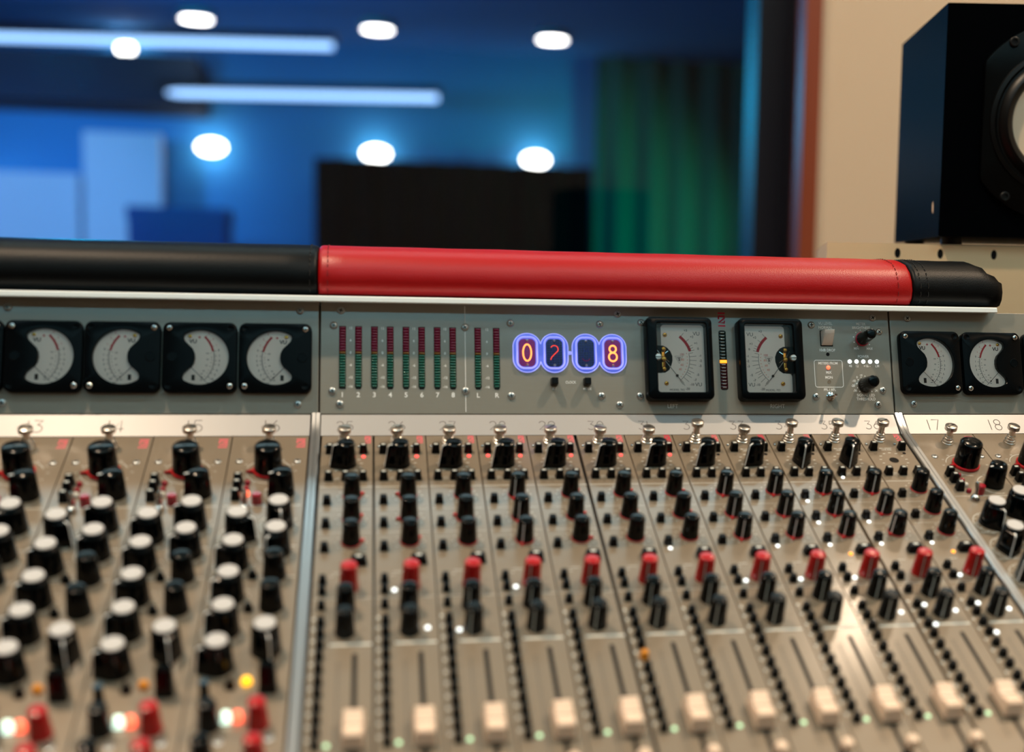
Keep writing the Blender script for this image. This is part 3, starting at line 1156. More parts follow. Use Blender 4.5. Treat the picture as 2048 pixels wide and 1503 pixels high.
def wide_strip(x0, label, rots, lit=False, dark_button=False):
    t = thing('channel_strip', label, 'channel strip', strip_loc(x0), (SL, 0, 0), G_WIDE)
    obj('panel', cached('wp', lambda: MB().prism([(0.22, -V_END + 2), (LW - 0.22, -V_END + 2), (LW - 0.22, -0.2), (0.22, -0.2)], -2.2, 0, 0.12).mesh('panel', M_strip, smooth=False)), t)
    obj('print', wide_print(), t)
    lg = obj('logo', cached('lgw', lambda: (lambda mb: (logo(mb, 0, 0, 4.3, 8.0), mb)[1])(MB()).mesh('logo', M_logo_soft, smooth=False)), t, (30.4, -10.6, 0))
    lg['label'] = 'small pink printed emblem'
    thumbscrew(t, 18.0, -9.0, 4.4, random.uniform(-.8, .8))
    for x, v in ((5.1, 23.0), (31.7, 23.2), (13.4, 207), (30.6, 206.2)):
        obj('screw', m_phillips(1.75, 0.7, M_screw), t, (x, -v, 0), random.random())
    k = obj('knob', m_round_knob(6.7, 5.9, 14.4, M_black, 1.2), t, (19.0, -31.6, 0.3), R(-80))
    a = obj('ring', m_arrow_ring(7.2, 1.3, 10.2, M_red_part), k, (0, 0, 0))
    a['label'] = 'red ring with an arrow'
    k = obj('pointer_knob', m_tear_knob(5.3, 7.2, 12.2, 0.86, M_black, 4.2), t, (26.6, -50.0, 0), R(-70))
    obj('pointer_line', cached('wkl', lambda: MB().box(-.3, .3, -6.1, -2, 12.2, 12.4).mesh('pointer_line', M_print, smooth=False)), k)
    for x, v in ((6.0, 40.8), (6.1, 46.6), (6.0, 54.0)):
        b = push(t, x, v, 3.6, 3.4, 5.0)
        cap_mark(b, 3.6, 5.0)
    for i, (x, v, r, m) in enumerate(((10.4, 42.4, 1.3, M_ruby), (10.3, 47.2, 1.3, M_ruby), (10.4, 51.2, 1.6, M_lit_coral if lit else M_led_clear), (10.0, 56.6, 1.3, M_ruby))):
        l = obj('led', m_led(r, 2.2, m), t, (x, -v, 0))
        if i == 2:
            l['label'] = 'light glowing coral red' if lit else 'clear white lens'
    rc = obj('push_button', cached('rcap', lambda: MB().lathe([(2.3, 0), (2.3, 2.6), (2.2, 3.2), (2.25, 3.3), (2.2, 4.4), (1.8, 4.9), (0, 5.0)], 20).mesh('button', M_ruby)), t, (15.6, -57.6, 0))
    rc['label'] = 'ruby red button'
    tg = obj('toggle_switch', cached('wtog', lambda: MB().lathe([(2.6, 0), (2.6, 1.0), (2.2, 1.6), (1.7, 2.4), (1.2, 2.8), (0.6, 3.0)], 24).mesh('toggle', M_chrome)), t, (10.6, -63.4, 0))
    obj('lever', cached('wlev', lambda: MB().tube([(0, 0, 2.4), (0.2, 1.2, 5.0), (0.4, 2.6, 8.2), (0.45, 2.9, 8.9)], [0.7, 0.8, 1.1, 0.7], 12).mesh('lever', M_chrome)), tg)
    for (x, v), rt in zip(((26.6, 75.0), (10.0, 83.5), (26.6, 94.8), (10.0, 104.0)), rots):
        dual_knob(t, x, v, rt)
    for v in (111.5, 132.2):
        k = obj('knob', m_round_knob(4.9, 3.9, 12.6, M_black), t, (26.7, -v, 0), R(100))
    for x, v, rt in ((10.0, 125.3, -60), (26.5, 158.2, 15), (10.0, 146.2, -65), (9.6, 167.4, -70)):
        dual_knob(t, x, v, rt)
    obj('push_button', m_round_knob(2.0, 1.4, 3.4, M_black, 0.2), t, (17.9, -112.4, 0))
    obj('push_button', m_round_knob(2.0, 1.4, 3.4, M_black, 0.2), t, (17.9, -133.8, 0))
    obj('lever_switch', cached('bat', lambda: (lambda mb: mb.loft([[(px, py, z) for px, py in rrect(-a, a, -b, b, .5, 3)] for z, a, b in ((0, 3.4, 3.2), (1.0, 3.3, 3.0), (11.0, 3.0, 2.2), (12.0, 2.6, 1.8))]))(MB()).mesh('lever_switch', M_black)), t, (28.7, -180.0, 0))
    yl = obj('led', m_led(2.0, 2.6, M_lit_yellow if lit else M_yellow_cap), t, (20.7, -176.6, 0))
    yl['label'] = 'light glowing yellow' if lit else 'amber lens'
    obj('push_button', m_round_knob(2.1, 1.0, 4.2, M_black, 0.2), t, (15.0, -178.6, 0))
    obj('lever_switch', cached('stk', lambda: MB().tube([(0, 0, 0), (0, .4, 3.5), (0, .8, 7.0)], [2.0, 1.7, 1.9], 12).mesh('lever', M_black)), t, (6.4, -183.4, 0))
    for x, v, m in ((9.4, 198.5, M_grey_knob), (26.3, 198.6, M_red_knob), (8.9, 216.0, M_black), (26.4, 217.0, M_red_knob)):
        k = obj('knob', m_round_knob(4.2, 3.3, 11.5, m), t, (x, -v, 0), R(-50))
        if m is M_red_knob:
            k['label'] = 'red knob'
        obj('pointer_line', m_pointer_line(4.2, 3.3, 11.5, 0.6, M_print_soft, top=False), k)
    for x, m, s in ((15.2, M_led_green_off if dark_button else M_lit_mint, 'unlit green button' if dark_button else 'button glowing mint white'), (19.3, M_lit_coral, 'button glowing coral red')):
        b = obj('push_button', m_button(2.9, 3.2, 3.6, m), t, (x, -196.0, 0))
        b['label'] = s
    return t


WROT = [(-40, 60, -60, -70), (-75, 50, -55, -70), (-85, -70, -60, -70), (10, 70, -30, -70), (15, 15, -40, -20), (20, 15, -30, -20)]
wide_strip(XL - 4 * LW, 'wide grey channel strip numbered 13, cut by the left edge of the picture', WROT[0], dark_button=True)
wide_strip(XL - 3 * LW, 'wide grey channel strip numbered 14, second of the left bank', WROT[1])
wide_strip(XL - 2 * LW, 'wide grey channel strip numbered 15, standing between strips 14 and 16', WROT[2])
wide_strip(XL - LW, 'wide grey channel strip numbered 16, with lit coral and yellow lights', WROT[3], lit=True)
wide_strip(XR, 'wide grey channel strip numbered 17, right of the rail by strip 36', WROT[4])
wide_strip(XR + LW, 'wide grey channel strip numbered 18, at the right edge of the picture', WROT[5])

# ------------------------------------------------------------------ meter bridge panels
G_PAN = 'meter bridge panels'


def bridge_panel(x0, x1, label, screws):
    t = thing('meter_panel', label, 'panel', bridge_loc(x0), (SP, 0, 0), G_PAN)
    obj('panel', MB().prism([(0, 0.15), (x1 - x0, 0.15), (x1 - x0, 58.2), (0, 58.2)], -2.4, 0, 0.35).mesh('panel', M_bridge, smooth=False), t)
    for x, y in screws:
        obj('screw', m_phillips(1.95, 0.9, M_screw), t, (x - x0, y, 0), random.uniform(0, 1.5))
    return t


PL0 = XL - 5 * LW + 4.0
pl = bridge_panel(PL0, -2.0, 'grey metal meter panel at left above the strips 13 to 16', [(-149.0, 52.6), (-11.4, 53.1), (-149.3, 5.7), (-12.0, 5.1)])
pm = bridge_panel(-1.2, 305.4, 'long grey metal panel in the middle, lettered POWER and CLOCK',
                  [(8.8, 53.6), (5.3, 45.8), (4.8, 11.9), (8.5, 5.3), (71.5, 45.7), (71.5, 12.2), (95.2, 48.2), (95.1, 9.7), (142.5, 48.3), (152.3, 54.0), (142.5, 9.8), (152.1, 5.1),
                   (165.0, 49.6), (163.2, 9.9), (260.3, 49.6), (260.7, 9.8), (296.2, 54.1), (299.5, 46.2), (299.5, 13.3), (296.2, 5.4)])
pr_ = bridge_panel(306.2, XR + 4 * LW, 'grey metal meter panel at right above the strips 17 and 18', [(316.6, 54.1), (317.1, 5.9)])
PX = 1.2                            # shift from bridge X to the middle panel's own X

mb = MB()
for i, s in enumerate('12345678'):
    mb.text(s, PX + 9.7 + 7.93 * i, 10.0, 3.5, bold=0.02)
mb.text('L', PX + 78.0, 9.9, 3.4, bold=0.02).text('R', PX + 87.6, 9.9, 3.4, bold=0.02)
for x in (13.7, 29.6, 45.4, 61.2, 82.8):
    for s, y in (('12', 44.6), ('6', 38.2), ('0', 31.8), ('-6', 25.4), ('-12', 19.0), ('-16', 14.3)):
        mb.text(s, PX + x, y, 1.75, bold=0.015)
obj('meter_numbers', mb.mesh('lettering', M_print, smooth=False), pm)
mb = MB()
mb.quad(PX + 71.45, PX + 71.75, 1.3, 10.0, 0.03).quad(PX + 71.45, PX + 71.75, 14.2, 43.5, 0.03).quad(PX + 71.45, PX + 71.75, 47.8, 57.0, 0.03)
obj('divider_line', mb.mesh('line', M_print, smooth=False), pm)
mb = MB()
mb.text('CLOCK', PX + 126.3, 17.0, 1.9, sx=.86, bold=0.012).text('SET', PX + 117.6, 13.6, 1.75, sx=.9, bold=0.012).text('MODE', PX + 135.0, 13.6, 1.75, sx=.9, bold=0.012)
obj('clock_lettering', mb.mesh('lettering', M_print, smooth=False), pm)
mb = MB()
mb.text('LEFT', PX + 180.6, 4.4, 3.1, sx=.92, bold=0.008).text('RIGHT', PX + 238.6, 4.4, 3.1, sx=.92, bold=0.008)
obj('dial_lettering', mb.mesh('lettering', M_print, smooth=False), pm)
mb = MB()
for s, x, y, z in (('VU LEVEL', 268.5, 50.6, 2.2), ('NORMAL', 268.4, 48.3, 2.2), ('10dB DROP', 268.7, 35.6, 2.1), ('METERS FROM', 268.7, 28.3, 2.0), ('MIX', 268.8, 23.2, 2.1), ('MON', 268.8, 20.4, 2.1), ('PFL / AFL', 268.9, 13.6, 2.0),
                   ('METER', 289.1, 50.6, 2.1), ('BRIGHTNESS', 289.1, 48.4, 2.1), ('MIN', 285.7, 36.7, 1.9), ('MAX', 293.4, 36.7, 1.9), ('POWER', 289.4, 32.2, 2.1), ('48', 281.6, 26.9, 2.1), ('12', 285.4, 26.9, 2.1), ('+16 -', 291.2, 26.9, 2.1), ('LM', 297.2, 26.9, 2.1),
                   ('SIGNAL LED', 289.5, 10.6, 2.2), ('THRESHOLD', 289.5, 8.5, 2.2), ('0', 285.0, 20.6, 1.8), ('+4', 287.4, 21.8, 1.6), ('-10', 283.0, 18.6, 1.8), ('-20', 282.4, 15.9, 1.8), ('-30', 283.4, 13.2, 1.8), ('24', 295.6, 13.2, 1.8)):
    mb.text(s, PX + x, y, z, sx=.88, bold=0.014)
for i in range(9):
    a = R(235 - i * 34)
    mb.disc(PX + 289.4 + 5.1 * math.cos(a), 42.1 + 5.1 * math.sin(a), 0.34)
for i in range(11):
    a = R(225 - i * 27)
    mb.disc(PX + 289.6 + 5.0 * math.cos(a), 16.3 + 5.0 * math.sin(a), 0.3)
mb.ribbon([(PX + x, y) for x, y in rrect(260.8, 276.9, 15.1, 30.0, 1.2)], 0.32, closed=True)
obj('control_lettering', mb.mesh('lettering', M_print, smooth=False), pm)
lg = MB()
logo(lg, 207.5 + PX, 48.0, 4.0, 7.9)
o = obj('logo', lg.mesh('logo', M_logo, smooth=False), pm)
o['label'] = 'crimson printed emblem'
for x in (117.5, 134.8):
    obj('push_button', m_button(3.6, 3.8, 4.6, M_button, 0.1), pm, (x + PX, 17.1, 0))
for i in range(5):
    o = obj('led', m_led(1.15, 0.5, M_lit_white), pm, (281.3 + 3.95 * i + PX, 29.4, 0.02))
    o['label'] = 'round light glowing white'
o = obj('led', m_led(1.1, 0.8, M_lit_coral), pm, (268.7 + PX, 25.9, 0.02))
o['label'] = 'light glowing coral red'
obj('hole', m_hole(0.9, M_dark), pm, (268.9 + PX, 33.3, 0))
obj('hole', m_hole(0.95, M_led_dim), pm, (268.8 + PX, 18.0, 0))
# rocker switch
rs = obj('rocker_switch', MB().box(-3.6, 3.6, -4.5, 4.5, 0, 0.15).mesh('bezel', M_dark, smooth=False), pm, (268.6 + PX, 42.2, 0))
pts = []
mbr = MB()
mbr.loft([[(-3.1, -3.9, 0.1), (3.1, -3.9, 0.1), (3.1, 3.9, 0.1), (-3.1, 3.9, 0.1)],
          [(-3.0, -3.4, 1.2), (3.0, -3.4, 1.2), (3.0, 3.8, 2.2), (-3.0, 3.8, 2.2)],
          [(-2.9, 1.6, 5.2), (2.9, 1.6, 5.2), (2.9, 3.8, 6.0), (-2.9, 3.8, 6.0)],
          [(-2.6, 2.2, 5.7), (2.6, 2.2, 5.7), (2.6, 3.5, 6.3), (-2.6, 3.5, 6.3)]])
obj('paddle', mbr.mesh('paddle', M_rocker, angle=50), rs)['label'] = 'white rocker paddle'
# two small knobs
k = obj('knob', m_round_knob(3.7, 2.85, 14.0, M_black, 0.1), pm, (289.4 + PX, 42.1, 0.3), R(130))
obj('ring', cached('pinkring', lambda: MB().lathe([(3.95, 0), (3.95, 0.7), (3.6, 0.9)], 30).mesh('ring', M_logo)), k)['label'] = 'crimson ring'
obj('pointer_line', m_pointer_line(3.7, 2.85, 14.0, 0.35, M_print_soft, top=False), k)
k = obj('knob', m_round_knob(4.3, 3.3, 12.5, M_black, 0.1), pm, (289.6 + PX, 16.3, 0.3), R(140))
obj('pointer_line', m_pointer_line(4.3, 3.3, 12.5, 0.35, M_print_soft, top=False), k)
# toggle
tg = obj('toggle_switch', MB().lathe([(2.4, 0), (2.4, 0.7), (1.9, 0.9), (1.9, 2.0), (1.4, 2.3), (0.5, 2.5)], 6 * 4).mesh('toggle', M_chrome), pm, (269.0 + PX, 9.9, 0))
obj('lever', MB().tube([(0, 0, 2), (0, -.2, 5), (0, -.6, 8.4), (0, -.65, 9)], [0.6, .7, 1.05, .6], 14).mesh('lever', M_chrome), tg)

# top trim of the bridge, one long bar
tt = thing('top_trim', 'pale aluminium edge running along the top of the meter bridge', 'trim', bridge_loc(-400), (SP, 0, 0))
pf = [(58.4, -46), (58.4, 0), (55.5, 9.9), (55.9, 10.5), (58.1, 10.5), (58.7, 9.9), (73.8, -46)]
mbt = MB().loft([[(x, y, z) for y, z in pf] for x in (0, 400 + 366.0)])
obj('bar', mbt.mesh('bar', M_trim, smooth=False), tt)

# ------------------------------------------------------------------ LED level meters
G_LAD = 'numbered level meters with red and green lenses'


def m_lens(w, h, d, material):
    def f():
        mb = MB()
        rings = []
        n = 8
        prof = [(-h / 2 + h * i / n, d * math.sin(PI * i / n) ** 0.6 if 0 < i < n else 0.0) for i in range(n + 1)]
        vs, fs = [], []
        for y, z in prof:
            for x, q in ((-w / 2, 0.1), (-w * .42, .8), (-w * .25, 1), (w * .25, 1), (w * .42, .8), (w / 2, 0.1)):
                vs.append((x, y, z * q))
        for i in range(n):
            for j in range(5):
                a = i * 6 + j
                fs.append((a, a + 1, a + 7, a + 6))
        mb.add(vs, fs)
        return mb.mesh('lens', material, angle=80)
    return cached(('lens', w, h, d, material.name), f)


def ladder(x, name, label, group=G_LAD):
    t = thing('level_meter', label, 'level meter', bridge_loc(x, 13.0), (SP, 0, 0), group)
    pts = [(-1.75, 1.2), (-1.1, 0), (1.1, 0), (1.75, 1.2), (1.75, 32.6), (-1.75, 32.6)] if name != '1' else rrect(-1.75, 1.75, 0.1, 32.6, 0.1, 1)
    obj('slot', cached(('slot', name == '1'), lambda: MB().prism(pts, 0.0, 0.06).mesh('slot', M_dark, smooth=False)), t)
    for i in range(22):
        y = 1.55 + 1.43 * i
        m = M_led_green_off if i < 12 else (M_led_amber_off if i == 12 else M_led_red_off)
        o = obj('led', m_lens(3.1 if i else 2.6, 1.38, 0.85, m), t, (0, y, 0.05))
        o['label'] = 'unlit green lens' if i < 12 else ('unlit amber lens' if i == 12 else 'unlit dark red lens')


for i in range(8):
    ladder(9.7 + 7.93 * i, str(i + 1), 'tall column of red and green lenses above the printed number %d' % (i + 1))
ladder(78.1, 'L', 'tall column of red and green lenses above the letter L')
ladder(87.7, 'R', 'tall column of red and green lenses above the letter R')
t = thing('level_meter', 'dark column meter with one amber light lit between the two large dials', 'level meter', bridge_loc(209.5, 13.0), (SP, 0, 0))
obj('slot', MB().prism(rrect(-2.05, 2.05, 0.2, 32.9, 1.2, 4), 0, 0.06).mesh('slot', M_dark, smooth=False), t)
for i in range(18):
    y = 1.7 + 1.76 * i
    m = M_led_maroon if i < 8 else (M_lit_orange if i in (8,) else M_led_deep)
    o = obj('led', m_lens(3.9, 1.7, 0.5, m), t, (0, y, 0.05))
    o['label'] = 'unlit maroon lens' if i < 8 else ('amber lens, lit' if i == 8 else 'unlit deep green lens')
    if i != 8:
        obj('glint', cached('gl', lambda: MB().quad(-.9, .9, -.1, .12, 0.56).mesh('glint', M_led_clear, smooth=False)), o)

# ------------------------------------------------------------------ small kidney-window VU meters
G_VU = 'small black meters with kidney shaped windows'
VS = 35.2


def kidney(side, r=13.7):
    """outline of the window; side=+1: the bulge bites in from the right"""
    top = 58
    pts = arc(0, 0, r, top, 360 - top, 44)
    ex, ey = r * math.cos(R(top)), r * math.sin(R(top))
    # lower lobe, bite, upper lobe
    low = [(ex + .6, -ey + .9), (ex + .75, -ey + 2.0), (ex + .2, -ey + 3.6), (ex - 1.3, -ey + 5.2)]
    bite = [(ex - 3.4, -4.6), (ex - 4.6, -2.6), (ex - 5.0, -0.2), (ex - 4.8, 2.2), (ex - 3.8, 4.4)]
    up = [(ex - 1.6, ey - 5.0), (ex - .1, ey - 3.4), (ex + .5, ey - 2.0), (ex + .45, ey - .8)]
    pts = pts + low + bite + up
    if side < 0:
        pts = [(-x, y) for x, y in pts][::-1]
    return pts


def sq(x0, x1, y0, y1, r):
    return rrect(x0, x1, y0, y1, r, 6)


def small_vu(xc, yc, side, label):
    t = thing('vu_meter', label, 'meter', bridge_loc(xc, yc), (SP, 0, 0), G_VU)
    h = VS / 2
    outer = sq(-h, h, -h, h, 3.6)
    c = (-5.5 * side, 0)

    def bez():
        mb = MB()
        holed_plate(mb, outer, kidney(side), c, 0.0, 4.2, 1.2, 0.6)
        return mb.mesh('bezel', M_bezel, angle=32)
    obj('bezel', cached(('kb', side), bez), t)
    obj('boss', cached('boss', lambda: MB().lathe([(2.5, 4.2), (2.5, 4.32), (2.2, 4.36), (2.1, 4.22), (0, 4.22)], 28).mesh('boss', M_bezel)), t, (13.0 * side, 0, 0))
    kp = kidney(side, 13.9)
    obj('dial', cached(('kd', side), lambda: MB().add([(x, y, 1.4) for x, y in kp], [tuple(range(len(kp)))]).mesh('dial', M_dial, smooth=False)), t)
    px, py, Rr = 9.0 * side, 0.0, 15.4
    f = lambda a: 180 - a if side > 0 else a      # angle on the side away from the bite

    def marks():
        mb = MB()
        Z = 1.45
        mb.m(1).ribbon(arc(px, py, Rr, f(45), f(13), 14), 1.0, Z)
        mb.m(0).ribbon(arc(px, py, Rr + .2, f(13), f(-45), 20), 0.22, Z)
        for a, s in ((13, '0'), (4, '1'), (-4, '2'), (-11, '3'), (-20, '5'), (-28, '7'), (-36, '10'), (-45, '20')):
            ca, sa = math.cos(R(f(a))), math.sin(R(f(a)))
            mb.ribbon([(px + Rr * ca, py + Rr * sa), (px + (Rr + 1.4) * ca, py + (Rr + 1.4) * sa)], 0.2, Z)
            mb.text(s, px + (Rr + 2.7) * ca, py + (Rr + 2.7) * sa, 1.5, Z + .03, bold=0.01)
        for a in (8, 0, -7, -15, -24):
            ca, sa = math.cos(R(f(a))), math.sin(R(f(a)))
            mb.ribbon([(px + Rr * ca, py + Rr * sa), (px + (Rr + .8) * ca, py + (Rr + .8) * sa)], 0.16, Z)
        for a, s in ((11, '100'), (2, ''), (-3, '80'), (-9, ''), (-17, '60'), (-25, ''), (-31, '40'), (-39, '20')):
            ca, sa = math.cos(R(f(a))), math.sin(R(f(a)))
            mb.disc(px + (Rr - 1.0) * ca, py + (Rr - 1.0) * sa, 0.2, Z + .03, 8)
            if s:
                mb.text(s, px + (Rr - 2.9) * ca, py + (Rr - 2.9) * sa, 1.05, Z + .03)
        for a, s in ((22, '1'), (33, '2'), (44, '3')):
            ca, sa = math.cos(R(f(a))), math.sin(R(f(a)))
            mb.m(1).text(s, px + (Rr + 2.4) * ca, py + (Rr + 2.4) * sa, 1.4, Z + .03)
            mb.ribbon([(px + Rr * ca, py + Rr * sa), (px + (Rr + 1.2) * ca, py + (Rr + 1.2) * sa)], 0.18, Z)
        mb.m(1).text('+', 0.6 * side, 10.4, 2.6, Z + .03, bold=.03)
        mb.m(0).text('VU', 3.6 * side, 8.4, 2.7, Z + .03, bold=.03)
        mb.quad(3.2 * side - .8, 3.2 * side + .8, -11.2, -8.4, Z + .03)
        mb.quad(-.6 * side - .6, -.6 * side + .6, -11.1, -10.85, Z + .03)
        return mb.mesh('scale', [M_ink, M_ink_red], smooth=False)
    obj('scale', cached(('ks', side), marks), t)
    a = R(f(-45))
    ca, sa = math.cos(a), math.sin(a)

    def ndl():
        mb = MB()
        mb.ribbon([(px + 5 * ca, py + 5 * sa), (px + 15.6 * ca, py + 15.6 * sa)], 0.26, 2.1, t=.1)
        mb.disc(px + 14.0 * ca, py + 14.0 * sa, 0.42, 2.25)
        return mb.mesh('needle', M_ink, smooth=False)
    obj('needle', cached(('kn', side), ndl), t)
    obj('scale_screw', cached('kscr', lambda: MB().lathe([(0.9, 1.4), (0.9, 1.8), (0, 1.9)], 16).mesh('screw', M_brass)), t, (5.1 * side, 11.0, 0))
    obj('pane', cached(('kpane', side), lambda: MB().add([(x * .985, y * .985, 3.5) for x, y in kp], [tuple(range(len(kp)))]).mesh('pane', M_pane, smooth=False)), t)
    q = h - 3.1
    for sx, sy in ((-1, 1), (1, 1), (-1, -1), (1, -1)):
        chrome = (sx == side and sy > 0) or (sx == -side and sy < 0)
        if side < 0:
            chrome = (sx < 0 and sy > 0) or (sx > 0 and sy < 0)
        if chrome:
            obj('screw', m_phillips(1.55, 1.0, M_chrome), t, (sx * q, sy * q, 4.2), random.random())['label'] = 'bright cross-head screw'
        else:
            obj('screw_hole', cached('shole', lambda: MB().lathe([(1.7, 4.2), (1.65, 4.28), (1.4, 4.28), (1.25, 4.21), (0, 4.21)], 24).mesh('hole', M_bezel)), t, (sx * q, sy * q, 0))


small_vu(-166.8, 28.0, 1, 'small black meter cut off at the left edge')
small_vu(-131.0, 28.0, -1, 'small black kidney window meter above strip 13')
small_vu(-95.0, 28.0, 1, 'small black kidney window meter above strip 14')
small_vu(-58.9, 28.0, -1, 'small black kidney window meter above strip 15')
small_vu(-22.9, 28.0, 1, 'small black kidney window meter above strip 16')
small_vu(327.4, 28.6, -1, 'small black kidney window meter above strip 17')
small_vu(364.1, 28.4, 1, 'small black kidney window meter above strip 18')
small_vu(401.4, 28.4, -1, 'small black meter cut off at the right edge')

# ------------------------------------------------------------------ two large VU meters


def big_vu(xc, side, label):
    """side=+1: needle pivots at the left"""
    yc = 29.0
    t = thing('vu_meter', label, 'meter', bridge_loc(xc, yc), (SP, 0, 0), 'large black dial meters')
    X = lambda x: x * side
    outer = rrect(-18.0, 18.0, -22.3, 22.3, 3.0, 6)
    inner = rrect(-14.0, 14.2, -18.3, 19.2, 1.6, 5)
    # bump for the zero screw on the pivot side
    if side > 0:
        ip = inner
    obj('case', MB().loft([[(x, y, z) for x, y in rrect(-17.6, 17.6, -22, 22, 3, 6)] for z in (0, 1)]).mesh('case', M_bezel), t)
    mb = MB()
    holed_plate(mb, outer, rrect(*sorted((X(-12.4), X(14.6))), -18.3, 19.0, 1.4, 5), (X(1), 0), 0.0, 8.0, 2.0, 1.4)
    obj('bezel', mb.mesh('bezel', M_bezel, angle=32), t)
    mb = MB()
    mb.quad(*sorted((X(-14), X(15))), -18.6, 19.3, 1.8)
    obj('back_plate', mb.mesh('back', M_led_dim, smooth=False), t)
    p = rrect(*sorted((X(-9.0), X(14.4))), -18.2, 18.9, 1.6, 4)
    q = rrect(*sorted((X(-12.3), X(2))), -18.2, -7.2, 1.6, 4)
    mb = MB().prism(p, 1.9, 2.6)
    mb.prism(q, 1.9, 2.58)
    obj('dial', mb.mesh('dial', M_dial, smooth=False), t)
    # movement opening
    mv = [(-12.4, -7.0), (-7.4, -7.0), (-5.2, -5.6), (-4.0, -3.2), (-3.2, -0.6), (-3.2, 2.0), (-4.2, 4.6), (-6.0, 6.6), (-8.0, 7.6), (-12.4, 7.7)]
    mvp = [(X(x), y) for x, y in mv]
    if side < 0:
        mvp = mvp[::-1]
    obj('movement_opening', MB().prism(mvp, 2.55, 2.75).mesh('opening', M_dark, smooth=False), t)
    br = MB()
    bx_ = X(-8.4)
    br.prism(rrect(bx_ - .95, bx_ + .95, -6.2, 6.2, .8, 4), 2.8, 4.0, .3)
    for y, r in ((5.3, 1.25), (0, 1.5), (-5.3, 1.25)):
        br.lathe([(r, 4.0), (r, 4.6), (r * .7, 5.1), (0, 5.2)], 18, (bx_, y))
    obj('bridge_bar', br.mesh('bridge_bar', M_brass), t)['label'] = 'brass bridge of the movement'
    wr = MB().tube([(X(-8.2), 1.0, 3.6), (X(-5.6), -1.0, 3.4), (X(-5.2), -1.3, 3.2)], .22, 6)
    wr.tube([(X(-7.6), 3.2, 3.4), (X(-5.6), 4.6, 3.2)], .2, 6).tube([(X(-11.4), 5.0, 3.0), (X(-9.4), 2.0, 3.4), (X(-8.6), .4, 3.8)], .2, 6)
    obj('wire', wr.mesh('wire', M_chrome), t)
    zs = MB().m(0).lathe([(1.8, 5.0), (1.8, 7.6), (1.5, 8.0), (0, 8.1)], 24, (X(-12.0), 0.6))
    zs.m(1).box(X(-12.0) - 1.5, X(-12.0) + 1.5, .35, .75, 7.8, 8.16)
    obj('zero_screw', zs.mesh('zero_screw', [M_screw, M_dark]), t)
    px, py = X(-8.4), 0.3
    f = lambda a: a if side > 0 else 180 - a
    Z = 2.62

    def pt(r, a):
        return (px + r * math.cos(R(f(a))), py + r * math.sin(R(f(a))))
    mb = MB()
    mb.m(1).ribbon(arc(px, py, 15.6, f(52.5), f(16.5), 20), 1.55, Z)
    mb.m(0).ribbon(arc(px, py, 14.6, f(12.5), f(-52), 30), 0.2, Z)
    for a, s, r1 in ((50.5, '+3', 18.5), (37, '+2', 18.2), (25.5, '+1', 18.2), (21, '', 18), (16.5, '0', 18.2)):
        mb.ribbon([pt(15.2 if s != '+3' else 16.3, a), pt(r1, a)], .18, Z)
        if s:
            mb.text(s, *pt(20.3, a), 1.75, Z + .03, bold=.012)
    for a, s in ((12.5, ''), (5.5, '-1'), (-2, '-2'), (-10, '-3'), (-17, ''), (-24, '-5'), (-28.5, ''), (-33, '-7'), (-41.5, '-10'), (-51, '-20')):
        mb.ribbon([pt(14.6, a), pt(18.4 if s else 17.0, a)], .18, Z)
        if s:
            mb.text(s, *pt(20.6, a), 1.75, Z + .03, bold=.012)
    for a in (-49.5, -52.5):
        mb.ribbon([pt(14.8, a), pt(17.2, a)], .16, Z)
    for i, (a, s) in enumerate(((13.8, '100'), (6, ''), (-1.5, '80'), (-9, ''), (-16.5, '60'), (-24, ''), (-30.5, '40'), (-37.5, ''), (-44, ''))):
        mb.m(1 if i == 0 else 2).disc(*pt(13.4, a), .22, Z + .03, 10)
        if s:
            mb.text(s, *pt(10.8, a), 1.7, Z + .03)
    mb.m(0)
    tx, ty = X(.4), .2
    mb.ribbon([(tx - 2.2, ty + 1.8), (tx + 2.2, ty + 1.8), (tx, ty - 2.2)], .22, Z, closed=True)
    mb.ribbon([(tx - 1.3, ty + 1.25), (tx + 1.3, ty + 1.25), (tx, ty - 1.1)], .14, Z, closed=True)
    mb.quad(tx - .9, tx + .9, ty + .7, ty + 1.0, Z + .03).quad(tx - .2, tx + .2, ty - .9, ty + .9, Z + .03).quad(tx - .2, tx + .7, ty - .05, ty + .2, Z + .03).quad(tx - .2, tx + .6, ty - .6, ty - .35, Z + .03)
    mb.text('VU', X(10.4), 14.2, 2.9, Z + .03).text('VU', X(10.6), -13.4, 2.9, Z + .03).text('MODEL 702', X(-1.2), -16.3, 1.6, Z + .03)
    obj('scale', mb.mesh('scale', [M_ink, M_ink_red, M_ink_orange], smooth=False), t)
    nb = MB()
    nb.tube([(*pt(5.8, -51), 3.9), (*pt(14.6, -51.5), 3.6)], .16, 6)
    nb.lathe([(.75, 3.55), (.75, 3.9), (0, 3.95)], 16, pt(11.6, -51.2))
    obj('needle', nb.mesh('needle', M_ink), t)
    obj('needle_arm', MB().tube([(*pt(1.0, -51), 4.0), (*pt(5.8, -51), 3.9)], .24, 6).mesh('arm', M_chrome), t)
    for y in (13.4, -12.8):
        obj('scale_screw', cached('bscr', lambda: (lambda m: (m.m(0).lathe([(1.15, 2.6), (1.15, 3.1), (0.9, 3.5), (0, 3.6)], 20), m.m(1).box(-1.0, 1.0, -.14, .14, 3.3, 3.64), m)[2])(MB()).mesh('screw', [M_brass, M_dark])), t, (X(-6.9), y, 0), 0.6)['label'] = 'brass slotted screw'
    obj('pane', MB().quad(*sorted((X(-12.4), X(14.6))), -18.3, 19.0, 6.6).mesh('pane', M_pane, smooth=False), t)


big_vu(184.0, 1, 'large black dial meter above the word LEFT')
big_vu(234.6, -1, 'large black dial meter above the word RIGHT')

